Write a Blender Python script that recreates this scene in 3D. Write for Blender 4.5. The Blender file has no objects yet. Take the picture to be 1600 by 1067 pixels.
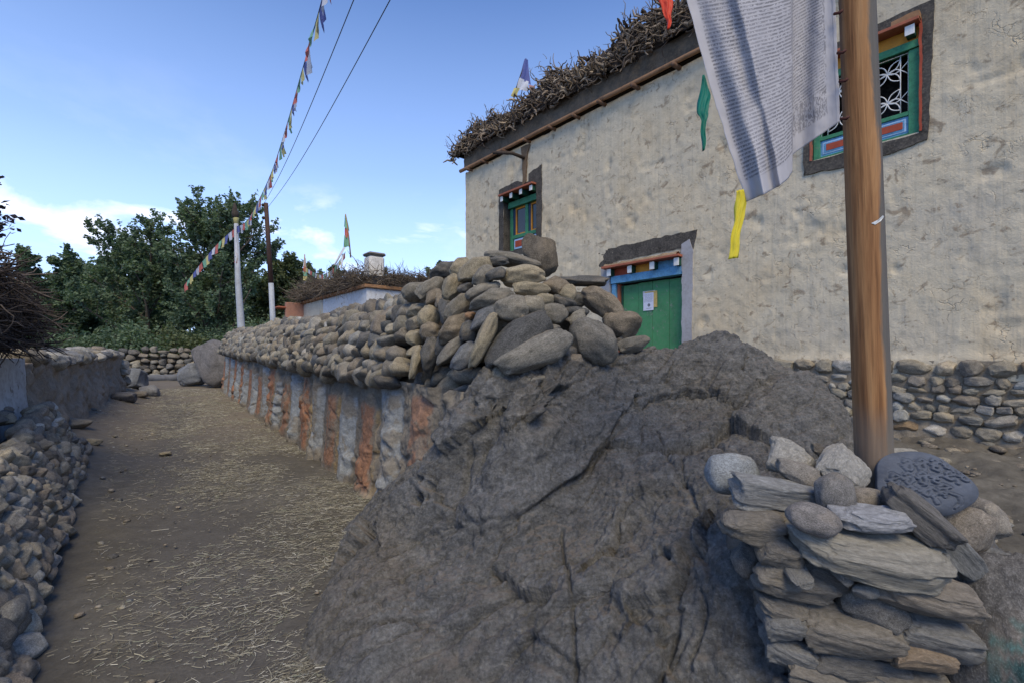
import bpy, bmesh, math, random
import numpy as np
from mathutils import Vector, Matrix

R = random.Random(7)
RN = np.random.RandomState(11)
rad = math.radians
S = bpy.context.scene
COL = S.collection

# ------------------------------------------------------------------ camera
F, HZ, EYE = 760.0, 559.0, 1.6          # focal length in photo pixels, horizon row, eye height
cam = bpy.data.cameras.new('camera')
camo = bpy.data.objects.new('camera', cam)
COL.objects.link(camo)
camo.location = (0, 0, EYE)
camo.rotation_euler = (rad(90), 0, 0)
cam.sensor_width = 36
cam.lens = F / 1600 * 36
cam.shift_y = (HZ - 533.5) / 1600
cam.clip_start = 0.05
cam.clip_end = 6000
S.camera = camo

# ------------------------------------------------------------------ sky and sun
SUN_EL, SUN_ROT = rad(50), rad(170)     # soft veiled light from behind the viewer's left shoulder
w = bpy.data.worlds.new("World")
S.world = w
w.use_nodes = True
nt = w.node_tree
nt.nodes.clear()


def N(t, typ, **kw):
    n = t.nodes.new(typ)
    for k, v in kw.items():
        if k.startswith('_'):
            setattr(n, k[1:], v)
        else:
            key = k.replace('__', ' ')
            if key.isdigit():
                key = int(key)
            n.inputs[key].default_value = v
    return n


def L(t, a, b):
    t.links.new(a, b)


def ramp(t, fac, stops, interp='LINEAR'):
    n = t.nodes.new('ShaderNodeValToRGB')
    n.color_ramp.interpolation = interp
    el = n.color_ramp.elements
    while len(el) < len(stops):
        el.new(0.5)
    for e, (p, c) in zip(el, stops):
        e.position = p
        e.color = (c[0], c[1], c[2], 1) if not isinstance(c, (int, float)) else (c, c, c, 1)
    if fac is not None:
        L(t, fac, n.inputs[0])
    return n.outputs[0]


def mixc(t, fac, a, b, typ='MIX'):
    n = t.nodes.new('ShaderNodeMix')
    n.data_type = 'RGBA'
    n.blend_type = typ
    for s, v in ((n.inputs[0], fac), (n.inputs[6], a), (n.inputs[7], b)):
        if isinstance(v, (int, float)):
            s.default_value = v
        elif isinstance(v, tuple):
            s.default_value = (v[0], v[1], v[2], 1)
        else:
            L(t, v, s)
    return n.outputs[2]


def mth(t, op, a, b=0.0, clamp=False):
    n = t.nodes.new('ShaderNodeMath')
    n.operation = op
    n.use_clamp = clamp
    for s, v in ((n.inputs[0], a), (n.inputs[1], b)):
        if isinstance(v, (int, float)):
            s.default_value = v
        else:
            L(t, v, s)
    return n.outputs[0]


sky = N(nt, 'ShaderNodeTexSky', _sky_type='NISHITA', _sun_disc=False)
sky.sun_elevation = SUN_EL
sky.sun_rotation = SUN_ROT
sky.altitude = 2800
sky.air_density = 1.0
sky.dust_density = 0.6
sky.ozone_density = 2.2
tc = N(nt, 'ShaderNodeTexCoord')
sep = N(nt, 'ShaderNodeSeparateXYZ')
L(nt, tc.outputs['Generated'], sep.inputs[0])
# clouds live on a plane overhead: direction / height, so they flatten towards the horizon
zc = mth(nt, 'ADD', mth(nt, 'MAXIMUM', sep.outputs[2], 0.0), 0.10)
cmb = N(nt, 'ShaderNodeCombineXYZ')
L(nt, mth(nt, 'DIVIDE', sep.outputs[0], zc), cmb.inputs[0])
L(nt, mth(nt, 'DIVIDE', sep.outputs[1], zc), cmb.inputs[1])
cn = N(nt, 'ShaderNodeTexNoise', Scale=1.5, Detail=9.0, Roughness=0.58, Distortion=0.35)
cmap = N(nt, 'ShaderNodeMapping')
cmap.inputs['Location'].default_value = (3.7, 1.9, 0.4)
cmap.inputs['Scale'].default_value = (1.0, 0.8, 1.0)
L(nt, cmb.outputs[0], cmap.inputs[0])
L(nt, cmap.outputs[0], cn.inputs['Vector'])
azn = mth(nt, 'ARCTAN2', sep.outputs[0], sep.outputs[1])


def bank(a0, wa, z0, wz, k):
    a_ = mth(nt, 'DIVIDE', mth(nt, 'SUBTRACT', azn, a0), wa)
    z_ = mth(nt, 'DIVIDE', mth(nt, 'SUBTRACT', sep.outputs[2], z0), wz)
    r2 = mth(nt, 'ADD', mth(nt, 'MULTIPLY', a_, a_), mth(nt, 'MULTIPLY', z_, z_))
    return mth(nt, 'MULTIPLY', mth(nt, 'EXPONENT', mth(nt, 'MULTIPLY', r2, -1.0)), k)


cnv = cn.outputs[0]
for bk in ((-0.76, .15, .205, .028, .155), (-0.62, .10, .235, .018, .12), (-0.70, .10, .165, .03, .13), (-.36, .22, .215, .030, .15), (-.15, .12, .235, .03, .15), (1.9, .5, .2, .05, .15), (2.9, .5, .15, .05, .15)):
    cnv = mth(nt, 'ADD', cnv, bank(*bk))
cover = ramp(nt, cnv, [(0.595, 0), (0.83, 1)])
band = ramp(nt, sep.outputs[2], [(0.0, 0.5), (0.06, 0.9), (0.24, 0.9), (0.32, 0.0)])
cm = mth(nt, 'MULTIPLY', cover, band)
wisp = N(nt, 'ShaderNodeTexNoise', Scale=1.6, Detail=9.0, Roughness=0.62)
L(nt, cmap.outputs[0], wisp.inputs['Vector'])
wispm = mth(nt, 'MULTIPLY', ramp(nt, wisp.outputs[0], [(0.56, 0), (0.8, 0.16)]), ramp(nt, sep.outputs[2], [(0.0, 0.8), (0.35, 0.5), (0.5, 0.0)]))
cm = mth(nt, 'MAXIMUM', cm, wispm)
SKYTINT = (1.35, 1.90, 2.62)
skyc = mixc(nt, 1.0, sky.outputs[0], SKYTINT, 'MULTIPLY')
hazef = ramp(nt, sep.outputs[2], [(0.0, 0.95), (0.14, 0.78), (0.34, 0.36), (0.65, 0.02)])
skyh = mixc(nt, hazef, skyc, (8.9, 12.0, 17.8))
skyf = mixc(nt, cm, skyh, (18.0, 17.2, 18.0))
bg = N(nt, 'ShaderNodeBackground', Strength=0.062)
L(nt, skyf, bg.inputs[0])
wo = N(nt, 'ShaderNodeOutputWorld')
L(nt, bg.outputs[0], wo.inputs[0])

sl = bpy.data.lights.new('sun', 'SUN')
sl.energy = 2.2
sl.angle = rad(32)
sl.color = (1.0, 0.83, 0.54)
so = bpy.data.objects.new('sun', sl)
COL.objects.link(so)
sdir = Vector((math.sin(SUN_ROT) * math.cos(SUN_EL), math.cos(SUN_ROT) * math.cos(SUN_EL), math.sin(SUN_EL)))
so.rotation_euler = sdir.to_track_quat('Z', 'Y').to_euler()

S.view_settings.view_transform = 'Standard'
S.view_settings.look = 'None'
S.view_settings.exposure = 0.64
S.view_settings.gamma = 1
S.view_settings.use_curve_mapping = False
S.cycles.max_bounces = 5
S.cycles.diffuse_bounces = 3
S.cycles.transparent_max_bounces = 6
S.cycles.use_denoising = True


# ------------------------------------------------------------------ numpy noise
def _hash(ix, iy, iz, seed):
    h = (ix * 374761393 + iy * 668265263 + iz * 2147483647 + seed * 974634777) & 0xFFFFFFFF
    h = ((h ^ (h >> 13)) * 1274126177) & 0xFFFFFFFF
    h = ((h ^ (h >> 16)) * 2246822519) & 0xFFFFFFFF
    return (h ^ (h >> 15)) & 0xFFFFFFFF


def vn(p, seed=0):
    """value noise in -1..1 at points p (n,3)"""
    i = np.floor(p).astype(np.int64)
    f = p - i
    u = f * f * f * (f * (f * 6 - 15) + 10)
    r = 0
    for dx in (0, 1):
        wx = u[:, 0] if dx else 1 - u[:, 0]
        for dy in (0, 1):
            wy = u[:, 1] if dy else 1 - u[:, 1]
            for dz in (0, 1):
                wz = u[:, 2] if dz else 1 - u[:, 2]
                r = r + _hash(i[:, 0] + dx, i[:, 1] + dy, i[:, 2] + dz, seed) / 2147483647.5 * wx * wy * wz
    return r - 1.0


def fbm(p, octv=4, seed=0, gain=0.5, lac=2.03, ridge=False):
    a, r, t = 1.0, 0, 0
    for o in range(octv):
        v = vn(p * lac ** o + o * 17.3, seed + o)
        if ridge:
            v = 1 - 2 * np.abs(v)
        r = r + a * v
        t += a
        a *= gain
    return r / t


def worley(p, seed=0):
    """F1, F2-F1 and a random value per cell"""
    i = np.floor(p).astype(np.int64)
    f1 = np.full(len(p), 9.0)
    f2 = np.full(len(p), 9.0)
    cid = np.zeros(len(p))
    for dx in (-1, 0, 1):
        for dy in (-1, 0, 1):
            for dz in (-1, 0, 1):
                c = i + np.array([dx, dy, dz])
                hx = _hash(c[:, 0], c[:, 1], c[:, 2], seed) / 4294967295.0
                hy = _hash(c[:, 0], c[:, 1], c[:, 2], seed + 1) / 4294967295.0
                hz = _hash(c[:, 0], c[:, 1], c[:, 2], seed + 2) / 4294967295.0
                d = np.sqrt((c[:, 0] + hx - p[:, 0]) ** 2 + (c[:, 1] + hy - p[:, 1]) ** 2 + (c[:, 2] + hz - p[:, 2]) ** 2)
                nearer = d < f1
                f2 = np.where(nearer, f1, np.minimum(f2, d))
                cid = np.where(nearer, hx, cid)
                f1 = np.where(nearer, d, f1)
    return f1, f2 - f1, cid


def sstep(a, b, x):
    t = np.clip((x - a) / (b - a), 0, 1)
    return t * t * (3 - 2 * t)


# ------------------------------------------------------------------ object helpers
def P(px, py, d):
    """world point seen at photo pixel (px,py) at distance d in front of the camera"""
    return Vector(((px - 800) * d / F, d, EYE + (HZ - py) * d / F))


def mesh_np(name, v, f, smooth=False, cols=None, uv=None):
    """v (n,3), f (m,k) numpy faces of equal size"""
    me = bpy.data.meshes.new(name)
    v = np.asarray(v, dtype=np.float32)
    f = np.asarray(f, dtype=np.int32)
    m, k = f.shape
    me.vertices.add(len(v))
    me.vertices.foreach_set('co', v.ravel())
    me.loops.add(m * k)
    me.loops.foreach_set('vertex_index', f.ravel())
    me.polygons.add(m)
    me.polygons.foreach_set('loop_start', np.arange(m, dtype=np.int32) * k)
    me.polygons.foreach_set('loop_total', np.full(m, k, dtype=np.int32))
    me.polygons.foreach_set('use_smooth', np.full(m, smooth))
    if cols is not None:
        a = me.color_attributes.new('tint', 'FLOAT_COLOR', 'POINT')
        c = np.ones((len(v), 4), dtype=np.float32)
        c[:, :3] = cols
        a.data.foreach_set('color', c.ravel())
    if uv is not None:
        l = me.uv_layers.new(name='UVMap')
        l.data.foreach_set('uv', np.asarray(uv, dtype=np.float32)[f.ravel()].ravel())
    me.update(calc_edges=True)
    me.validate()
    return me


def ob(name, me, m=None, parent=None, loc=None, mw=None, color=None, **props):
    o = bpy.data.objects.new(name, me)
    COL.objects.link(o)
    if m is not None and me is not None and len(me.materials) == 0:
        me.materials.append(m)
    if parent is not None:
        o.parent = parent
    if loc is not None:
        o.location = loc
    if mw is not None:
        o.matrix_basis = mw
    if color is not None:
        o.color = (color[0], color[1], color[2], 1)
    for k, v in props.items():
        o[k] = v
    return o


def thing(name, label, cat, loc=(0, 0, 0), rz=0, group=None):
    o = bpy.data.objects.new(name, None)
    COL.objects.link(o)
    o.location = loc
    o.rotation_euler = (0, 0, rz)
    o.empty_display_size = 0.1
    o['label'] = label
    o['category'] = cat
    if group:
        o['group'] = group
    return o


def tag(o, label, cat, group=None, kind=None):
    o['label'] = label
    o['category'] = cat
    if group:
        o['group'] = group
    if kind:
        o['kind'] = kind
    return o


BOXF = [(0, 3, 2, 1), (4, 5, 6, 7), (0, 1, 5, 4), (1, 2, 6, 5), (2, 3, 7, 6), (3, 0, 4, 7)]


def box_me(x0, x1, y0, y1, z0, z1, bev=0.004, jit=0.0):
    bm = bmesh.new()
    vs = [bm.verts.new((x, y, z)) for z in (z0, z1) for x, y in ((x0, y0), (x1, y0), (x1, y1), (x0, y1))]
    for v in vs:
        if jit:
            v.co += Vector((R.uniform(-jit, jit), 0, R.uniform(-jit, jit)))
    for f in BOXF:
        bm.faces.new([vs[i] for i in f])
    if bev:
        bmesh.ops.bevel(bm, geom=bm.edges[:], offset=bev, segments=1, affect='EDGES')
    me = bpy.data.meshes.new('box')
    bm.to_mesh(me)
    bm.free()
    return me


def box(name, x0, x1, y0, y1, z0, z1, m, parent, bev=0.004, jit=0.0, **kw):
    return ob(name, box_me(x0, x1, y0, y1, z0, z1, bev, jit), m, parent, **kw)


def tube_arrays(pts, rad_, sides=6, cap=True, flat=1.0):
    pts = np.asarray(pts, float)
    n = len(pts)
    rad_ = np.broadcast_to(np.asarray(rad_, float), (n,))
    tg = np.gradient(pts, axis=0)
    tg /= np.linalg.norm(tg, axis=1)[:, None] + 1e-9
    up = np.array([0.0, 0.0, 1.0]) if abs(tg[0][2]) < 0.9 else np.array([1.0, 0.0, 0.0])
    s = np.cross(tg, up)
    s /= np.linalg.norm(s, axis=1)[:, None] + 1e-9
    t2 = np.cross(s, tg)
    a = np.arange(sides) / sides * 2 * np.pi
    ring = (np.cos(a)[None, :, None] * s[:, None, :] + flat * np.sin(a)[None, :, None] * t2[:, None, :]) * rad_[:, None, None]
    v = (pts[:, None, :] + ring).reshape(-1, 3)
    f = []
    for i in range(n - 1):
        for j in range(sides):
            k = (j + 1) % sides
            f.append((i * sides + j, i * sides + k, (i + 1) * sides + k, (i + 1) * sides + j))
    if cap:
        c0, c1 = len(v), len(v) + 1
        v = np.vstack([v, pts[:1], pts[-1:]])
        for j in range(0, sides):
            k = (j + 1) % sides
            f.append((c0, k, j, c0))
            f.append((c1, (n - 1) * sides + j, (n - 1) * sides + k, c1))
    return v, f


def faces_mesh(name, v, f, smooth=True, cols=None):
    me = bpy.data.meshes.new(name)
    ff = [tuple(dict.fromkeys(int(i) for i in q)) for q in f]
    me.from_pydata([tuple(map(float, p)) for p in v], [], ff)
    me.polygons.foreach_set('use_smooth', [smooth] * len(me.polygons))
    if cols is not None:
        a = me.color_attributes.new('tint', 'FLOAT_COLOR', 'POINT')
        c = np.ones((len(v), 4), dtype=np.float32)
        c[:, :3] = cols
        a.data.foreach_set('color', c.ravel())
    me.update()
    return me


def tube(name, pts, r, m, parent=None, sides=8, **kw):
    v, f = tube_arrays(pts, r, sides)
    return ob(name, faces_mesh(name, v, f), m, parent, **kw)


def grid_faces(nu, nv, off=0):
    i = np.arange(nu - 1)[:, None] * nv + np.arange(nv - 1)[None, :]
    i = i.ravel() + off
    return np.stack([i, i + nv, i + nv + 1, i + 1], axis=1)


def leaf_mesh(name, pos, size, elong=1.8, droop=0.0, m=None, cols=None):
    """many small folded leaves, two triangles each"""
    n = len(pos)
    a = RN.normal(size=(n, 3))
    a[:, 2] = a[:, 2] * 0.6 + droop
    a /= np.linalg.norm(a, axis=1)[:, None]
    b = np.cross(a, RN.normal(size=(n, 3)))
    b /= np.linalg.norm(b, axis=1)[:, None]
    nn = np.cross(a, b)
    sz = size * RN.uniform(0.6, 1.3, n)[:, None]
    v = np.stack([pos - a * sz * elong * .5, pos + b * sz * .5 + nn * sz * .12, pos + a * sz * elong * .5, pos - b * sz * .5 + nn * sz * .12], axis=1).reshape(-1, 3)
    i = np.arange(n)[:, None] * 4
    f = np.vstack([i + np.array([[0, 1, 2]]), i + np.array([[0, 2, 3]])])
    c = None
    if cols is not None:
        c = np.repeat(cols, 4, axis=0)
    return mesh_np(name, v, f, False, c)


# ------------------------------------------------------------------ materials
def newmat(name):
    m = bpy.data.materials.new(name)
    m.use_nodes = True
    t = m.node_tree
    t.nodes.clear()
    out = N(t, 'ShaderNodeOutputMaterial')
    b = N(t, 'ShaderNodeBsdfPrincipled')
    b.inputs['Roughness'].default_value = 0.9
    b.inputs['Specular IOR Level'].default_value = 0.25
    L(t, b.outputs[0], out.inputs[0])
    return m, t, b


def coords(t, rnd=True):
    tcn = N(t, 'ShaderNodeTexCoord')
    if not rnd:
        return tcn.outputs['Object']
    oi = N(t, 'ShaderNodeObjectInfo')
    vm = N(t, 'ShaderNodeVectorMath', _operation='ADD')
    L(t, tcn.outputs['Object'], vm.inputs[0])
    mul = mth(t, 'MULTIPLY', oi.outputs['Random'], 37.0)
    L(t, mul, vm.inputs[1])
    return vm.outputs[0]


def noise(t, vec, scale, detail=4.0, rough=0.55, dist=0.0, stretch=None):
    if stretch:
        mp = N(t, 'ShaderNodeMapping')
        mp.inputs['Scale'].default_value = stretch
        L(t, vec, mp.inputs[0])
        vec = mp.outputs[0]
    n = N(t, 'ShaderNodeTexNoise', Scale=scale, Detail=detail, Roughness=rough, Distortion=dist)
    L(t, vec, n.inputs['Vector'])
    return n.outputs[0]


def bump(t, b, h, strength=0.5, dist=0.01, prev=None):
    n = N(t, 'ShaderNodeBump', Strength=strength, Distance=dist)
    L(t, h, n.inputs['Height'])
    if prev is not None:
        L(t, prev, n.inputs['Normal'])
    L(t, n.outputs[0], b.inputs['Normal'])
    return n.outputs[0]


def stone_mat(name, attr=False, scale=1.0, speck=0.35, bumps=0.5):
    m, t, b = newmat(name)
    vec = coords(t)
    if attr:
        base = N(t, 'ShaderNodeVertexColor', _layer_name='tint').outputs[0]
    else:
        base = N(t, 'ShaderNodeObjectInfo').outputs['Color']
    n1 = noise(t, vec, 2.2 * scale, 5, 0.6, 0.4)
    n2 = noise(t, vec, 14 * scale, 6, 0.7)
    n3 = noise(t, vec, 46 * scale, 3, 0.6)
    v1 = ramp(t, n1, [(0.3, 0.66), (0.5, 0.95), (0.72, 1.32)])
    c = mixc(t, 1.0, base, v1, 'MULTIPLY')
    c = mixc(t, 1.0, c, ramp(t, n2, [(0.36, 0.60), (0.52, 1.0), (0.66, 1.38)]), 'MULTIPLY')
    c = mixc(t, 1.0, c, ramp(t, n3, [(0.38, 0.78), (0.52, 1.0), (0.64, 1.2)]), 'MULTIPLY')
    c = mixc(t, mth(t, 'MULTIPLY', ramp(t, n3, [(0.58, 0), (0.68, 1)]), speck), c, (0.42, 0.41, 0.37))
    # dust and warm lichen blotches
    n4 = noise(t, vec, 1.1 * scale, 3, 0.5)
    c = mixc(t, ramp(t, n4, [(0.52, 0), (0.75, 0.45)]), c, (0.23, 0.19, 0.14))
    L(t, c, b.inputs['Base Color'])
    h = mth(t, 'ADD', mth(t, 'MULTIPLY', n2, 0.7), mth(t, 'MULTIPLY', n3, 0.35))
    bump(t, b, h, bumps, 0.012)
    return m


M = {}
M['stone'] = stone_mat('river_stone')
M['stone_far'] = stone_mat('river_stone_mass', attr=True, scale=4)


def slate_mat():
    m, t, b = newmat('slate_slab')
    vec = coords(t)
    base = N(t, 'ShaderNodeObjectInfo').outputs['Color']
    lay = noise(t, vec, 2.4, 9, 0.72, 1.3, stretch=(1.0, 1.0, 4.0))
    n2 = noise(t, vec, 9, 8, 0.7)
    n3 = noise(t, vec, 60, 3, 0.6)
    c = mixc(t, 1.0, base, ramp(t, lay, [(0.34, 0.7), (0.5, 0.97), (0.66, 1.28)]), 'MULTIPLY')
    c = mixc(t, 1.0, c, ramp(t, n2, [(0.3, 0.7), (0.55, 1.0), (0.8, 1.35)]), 'MULTIPLY')
    c = mixc(t, mth(t, 'MULTIPLY', ramp(t, n3, [(0.58, 0), (0.68, 1)]), 0.3), c, (0.4, 0.4, 0.38))
    L(t, c, b.inputs['Base Color'])
    h = mth(t, 'ADD', mth(t, 'MULTIPLY', lay, 1.6), mth(t, 'MULTIPLY', n2, 0.5))
    h = mth(t, 'ADD', h, mth(t, 'MULTIPLY', n3, 0.12))
    bump(t, b, h, 0.7, 0.012)
    return m


M['slate'] = slate_mat()


def boulder_mat():
    m, t, b = newmat('boulder_rock')
    vec = coords(t, False)
    n0 = noise(t, vec, 0.9, 4, 0.55, 0.6)
    strata = noise(t, vec, 1.5, 10, 0.7, 1.6, stretch=(1.6, 1.6, 5.0))
    n2 = noise(t, vec, 12, 9, 0.72, 0.3)
    n3 = noise(t, vec, 90, 4, 0.6)
    c = ramp(t, n0, [(0.3, (0.118, 0.122, 0.127)), (0.47, (0.126, 0.127, 0.126)), (0.6, (0.134, 0.130, 0.121)), (0.78, (0.146, 0.134, 0.116))])
    c = mixc(t, 1.0, c, ramp(t, strata, [(0.38, 0.80), (0.5, 0.98), (0.62, 1.20)]), 'MULTIPLY')
    c = mixc(t, 1.0, c, ramp(t, n2, [(0.36, 0.66), (0.52, 1.0), (0.66, 1.34)]), 'MULTIPLY')
    n6 = noise(t, vec, 55, 5, 0.7)
    c = mixc(t, 1.0, c, ramp(t, n6, [(0.37, 0.72), (0.51, 1.0), (0.63, 1.3)]), 'MULTIPLY')
    c = mixc(t, mth(t, 'MULTIPLY', ramp(t, n3, [(0.62, 0), (0.7, 1)]), 0.35), c, (0.3, 0.29, 0.27))
    # trodden dust lying on what faces up
    g = N(t, 'ShaderNodeNewGeometry')
    sp = N(t, 'ShaderNodeSeparateXYZ')
    L(t, g.outputs['Normal'], sp.inputs[0])
    du = mth(t, 'MULTIPLY', ramp(t, sp.outputs[2], [(0.72, 0), (0.98, 0.65)]), ramp(t, noise(t, vec, 3, 6, .65), [(0.4, 0.1), (0.6, 1)]))
    c = mixc(t, du, c, (0.19, 0.165, 0.14))
    L(t, c, b.inputs['Base Color'])
    b.inputs['Roughness'].default_value = 0.78
    n5 = noise(t, vec, 34, 7, 0.75, 0.4)
    h = mth(t, 'ADD', mth(t, 'MULTIPLY', strata, 0.8), mth(t, 'MULTIPLY', n2, 0.7))
    h = mth(t, 'ADD', h, mth(t, 'MULTIPLY', n5, 0.45))
    bump(t, b, h, 1.0, 0.04)
    return m


M['boulder'] = boulder_mat()


def plain_mat(name, col, rough=0.7, var=0.25, scale=6.0, bmp=0.25, dirt=0.3, dirtc=(0.12, 0.10, 0.08), stretch=None, chips=None):
    m, t, b = newmat(name)
    vec = coords(t)
    n1 = noise(t, vec, scale, 6, 0.6, 0.2, stretch)
    n2 = noise(t, vec, scale * 6, 4, 0.6, 0, stretch)
    c = mixc(t, 1.0, col, ramp(t, n1, [(0.25, 1 - var), (0.5, 1.0), (0.8, 1 + var)]), 'MULTIPLY')
    c = mixc(t, mth(t, 'MULTIPLY', ramp(t, n2, [(0.45, 0), (0.7, 1)]), dirt), c, dirtc)
    if chips:
        n5 = noise(t, vec, scale * 2.2, 5, 0.65)
        c = mixc(t, ramp(t, n5, [(0.63, 0), (0.66, 1)]), c, chips)
    L(t, c, b.inputs['Base Color'])
    b.inputs['Roughness'].default_value = rough
    if bmp:
        bump(t, b, mth(t, 'ADD', n1, mth(t, 'MULTIPLY', n2, 0.5)), bmp, 0.008)
    return m


def attr_mat(name, rough=0.9, scale=10, bmp=0.5, dist=0.012, var=0.3):
    m, t, b = newmat(name)
    vec = coords(t, False)
    base = N(t, 'ShaderNodeVertexColor', _layer_name='tint').outputs[0]
    n1 = noise(t, vec, scale, 8, 0.68)
    n2 = noise(t, vec, scale * 6, 5, 0.65)
    c = mixc(t, 1.0, base, ramp(t, n1, [(0.28, 1 - var), (0.5, 1.0), (0.76, 1 + var)]), 'MULTIPLY')
    c = mixc(t, 1.0, c, ramp(t, n2, [(0.3, 1 - var * .7), (0.7, 1 + var * .7)]), 'MULTIPLY')
    L(t, c, b.inputs['Base Color'])
    b.inputs['Roughness'].default_value = rough
    bump(t, b, mth(t, 'ADD', n1, mth(t, 'MULTIPLY', n2, 0.4)), bmp, dist)
    return m


M['mud'] = attr_mat('mud_plaster', scale=9, bmp=0.8, dist=0.02)
M['ground'] = attr_mat('trodden_earth', scale=7, bmp=0.7, dist=0.02, var=0.22)
M['stick'] = attr_mat('dry_branches', scale=14, bmp=0.5, dist=0.005, var=0.35)
M['branch'] = plain_mat('dry_branch', (0.17, 0.14, 0.11), 0.9, 0.4, 8, 0.5, 0.3, stretch=(1, 1, .2))


def plaster_mat():
    m, t, b = newmat('lime_mud_plaster')
    vec = coords(t, False)
    n1 = noise(t, vec, 0.55, 5, 0.6, 0.5)
    n2 = noise(t, vec, 5.0, 9, 0.7, 0.3)
    drip = noise(t, vec, 1.0, 6, 0.62, 0.3, stretch=(16.0, 1.0, 0.55))
    c = ramp(t, n1, [(0.3, (0.49, 0.44, 0.345)), (0.5, (0.55, 0.485, 0.36)), (0.7, (0.53, 0.44, 0.30))])
    c = mixc(t, 1.0, c, ramp(t, n2, [(0.28, 0.80), (0.5, 1.0), (0.75, 1.10)]), 'MULTIPLY')
    c = mixc(t, 1.0, c, ramp(t, drip, [(0.34, 0.91), (0.5, 1.0), (0.7, 1.04)]), 'MULTIPLY')
    # brown bare spots where the wash has come off
    sp1 = noise(t, vec, 3.3, 7, 0.62, 0.6, stretch=(1.0, 1.0, 1.25))
    c = mixc(t, ramp(t, sp1, [(0.585, 0), (0.66, 0.7)]), c, (0.20, 0.15, 0.10))
    sp2 = noise(t, vec, 0.9, 3, 0.5)
    pk = noise(t, vec, 9.0, 4, 0.6, 0.3)
    c = mixc(t, ramp(t, pk, [(0.62, 0), (0.70, 0.7)]), c, (0.22, 0.17, 0.12))
    c = mixc(t, ramp(t, sp2, [(0.6, 0), (0.78, 0.35)]), c, (0.36, 0.29, 0.18))
    # shrinkage cracks, broken up
    def cracks(sc, wdt, seed):
        mp = N(t, 'ShaderNodeMapping')
        mp.inputs['Location'].default_value = (seed, seed, seed)
        mp.inputs['Scale'].default_value = (1, 1, 1.3)
        nn = N(t, 'ShaderNodeTexNoise', Scale=2.8, Detail=5.0)
        L(t, vec, nn.inputs['Vector'])
        mx = mixc(t, 0.4, vec, nn.outputs[1])
        L(t, mx, mp.inputs[0])
        vo = N(t, 'ShaderNodeTexVoronoi', Scale=sc)
        vo.feature = 'DISTANCE_TO_EDGE'
        L(t, mp.outputs[0], vo.inputs['Vector'])
        return ramp(t, vo.outputs['Distance'], [(0.0, 1), (wdt, 0)])
    mask = ramp(t, noise(t, vec, 1.7, 5, 0.6), [(0.56, 0), (0.62, 1)])
    mask2 = ramp(t, noise(t, vec, 3.1, 4, 0.6), [(0.55, 0), (0.62, 1)])
    cr = mth(t, 'MULTIPLY', cracks(5.5, 0.035, 1.3), mask)
    cr2 = mth(t, 'MULTIPLY', cracks(13.0, 0.05, 5.1), mask2)
    crs = mth(t, 'MAXIMUM', mth(t, 'MULTIPLY', cr, 0.6), mth(t, 'MULTIPLY', cr2, 0.35))
    c = mixc(t, mth(t, 'MULTIPLY', crs, 0.22), c, (0.17, 0.14, 0.105))
    L(t, c, b.inputs['Base Color'])
    h = mth(t, 'ADD', mth(t, 'MULTIPLY', n2, 0.8), mth(t, 'MULTIPLY', drip, 0.35))
    h = mth(t, 'ADD', h, mth(t, 'MULTIPLY', noise(t, vec, 30, 4, 0.6), 0.25))
    h = mth(t, 'SUBTRACT', h, mth(t, 'MULTIPLY', crs, 0.8))
    bump(t, b, h, 0.85, 0.026)
    return m


M['plaster'] = plaster_mat()
M['soot'] = plain_mat('black_limewash', (0.058, 0.053, 0.048), 0.95, 0.6, 5, 0.9, 0.55, (0.17, 0.15, 0.12))
M['parapet'] = plain_mat('dark_parapet_mud', (0.11, 0.092, 0.072), 0.95, 0.5, 3, 0.8, 0.5, (0.22, 0.165, 0.11))
M['oldwood'] = plain_mat('weathered_timber', (0.30, 0.165, 0.085), 0.8, 0.35, 5, 0.4, 0.35)
M['greenpaint'] = plain_mat('green_gloss_paint', (0.05, 0.22, 0.115), 0.6, 0.38, 6, 0.3, 0.42, (0.03, 0.08, 0.05), chips=(0.10, 0.22, 0.13))
M['doorpaint'] = plain_mat('worn_green_paint', (0.06, 0.225, 0.095), 0.6, 0.30, 3.2, 0.4, 0.5, (0.12, 0.20, 0.13), chips=(0.16, 0.22, 0.16))
M['bluepaint'] = plain_mat('sky_blue_paint', (0.12, 0.31, 0.50), 0.65, 0.35, 7, 0.3, 0.5, (0.08, 0.12, 0.14))
M['darkblue'] = plain_mat('dark_blue_paint', (0.015, 0.04, 0.09), 0.6, 0.2, 9, 0.2, 0.2)
M['redpaint'] = plain_mat('brick_red_paint', (0.36, 0.065, 0.03), 0.65, 0.25, 9, 0.3, 0.3)
M['orangepaint'] = plain_mat('orange_paint', (0.62, 0.27, 0.035), 0.65, 0.2, 9, 0.2, 0.2)
M['whitepaint'] = plain_mat('white_paint', (0.72, 0.72, 0.70), 0.6, 0.1, 9, 0.2, 0.15)
M['redwood'] = plain_mat('red_brown_board', (0.33, 0.105, 0.06), 0.75, 0.3, 8, 0.4, 0.3)
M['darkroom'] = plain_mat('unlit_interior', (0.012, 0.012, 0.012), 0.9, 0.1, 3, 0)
M['whitewash'] = plain_mat('white_limewash', (0.52, 0.55, 0.60), 0.9, 0.12, 1.5, 0.5, 0.35, (0.30, 0.27, 0.22), chips=(0.28, 0.25, 0.21))
M['chimney'] = plain_mat('chimney_limewash', (0.64, 0.63, 0.60), 0.9, 0.2, 2.5, 0.5, 0.45, (0.22, 0.2, 0.17))
M['metalpole'] = plain_mat('galvanised_pole', (0.36, 0.39, 0.43), 0.55, 0.15, 3, 0.1, 0.25)
M['rustpole'] = plain_mat('dark_brown_pole', (0.055, 0.035, 0.03), 0.7, 0.3, 3, 0.2, 0.3, (0.20, 0.07, 0.04))
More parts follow.
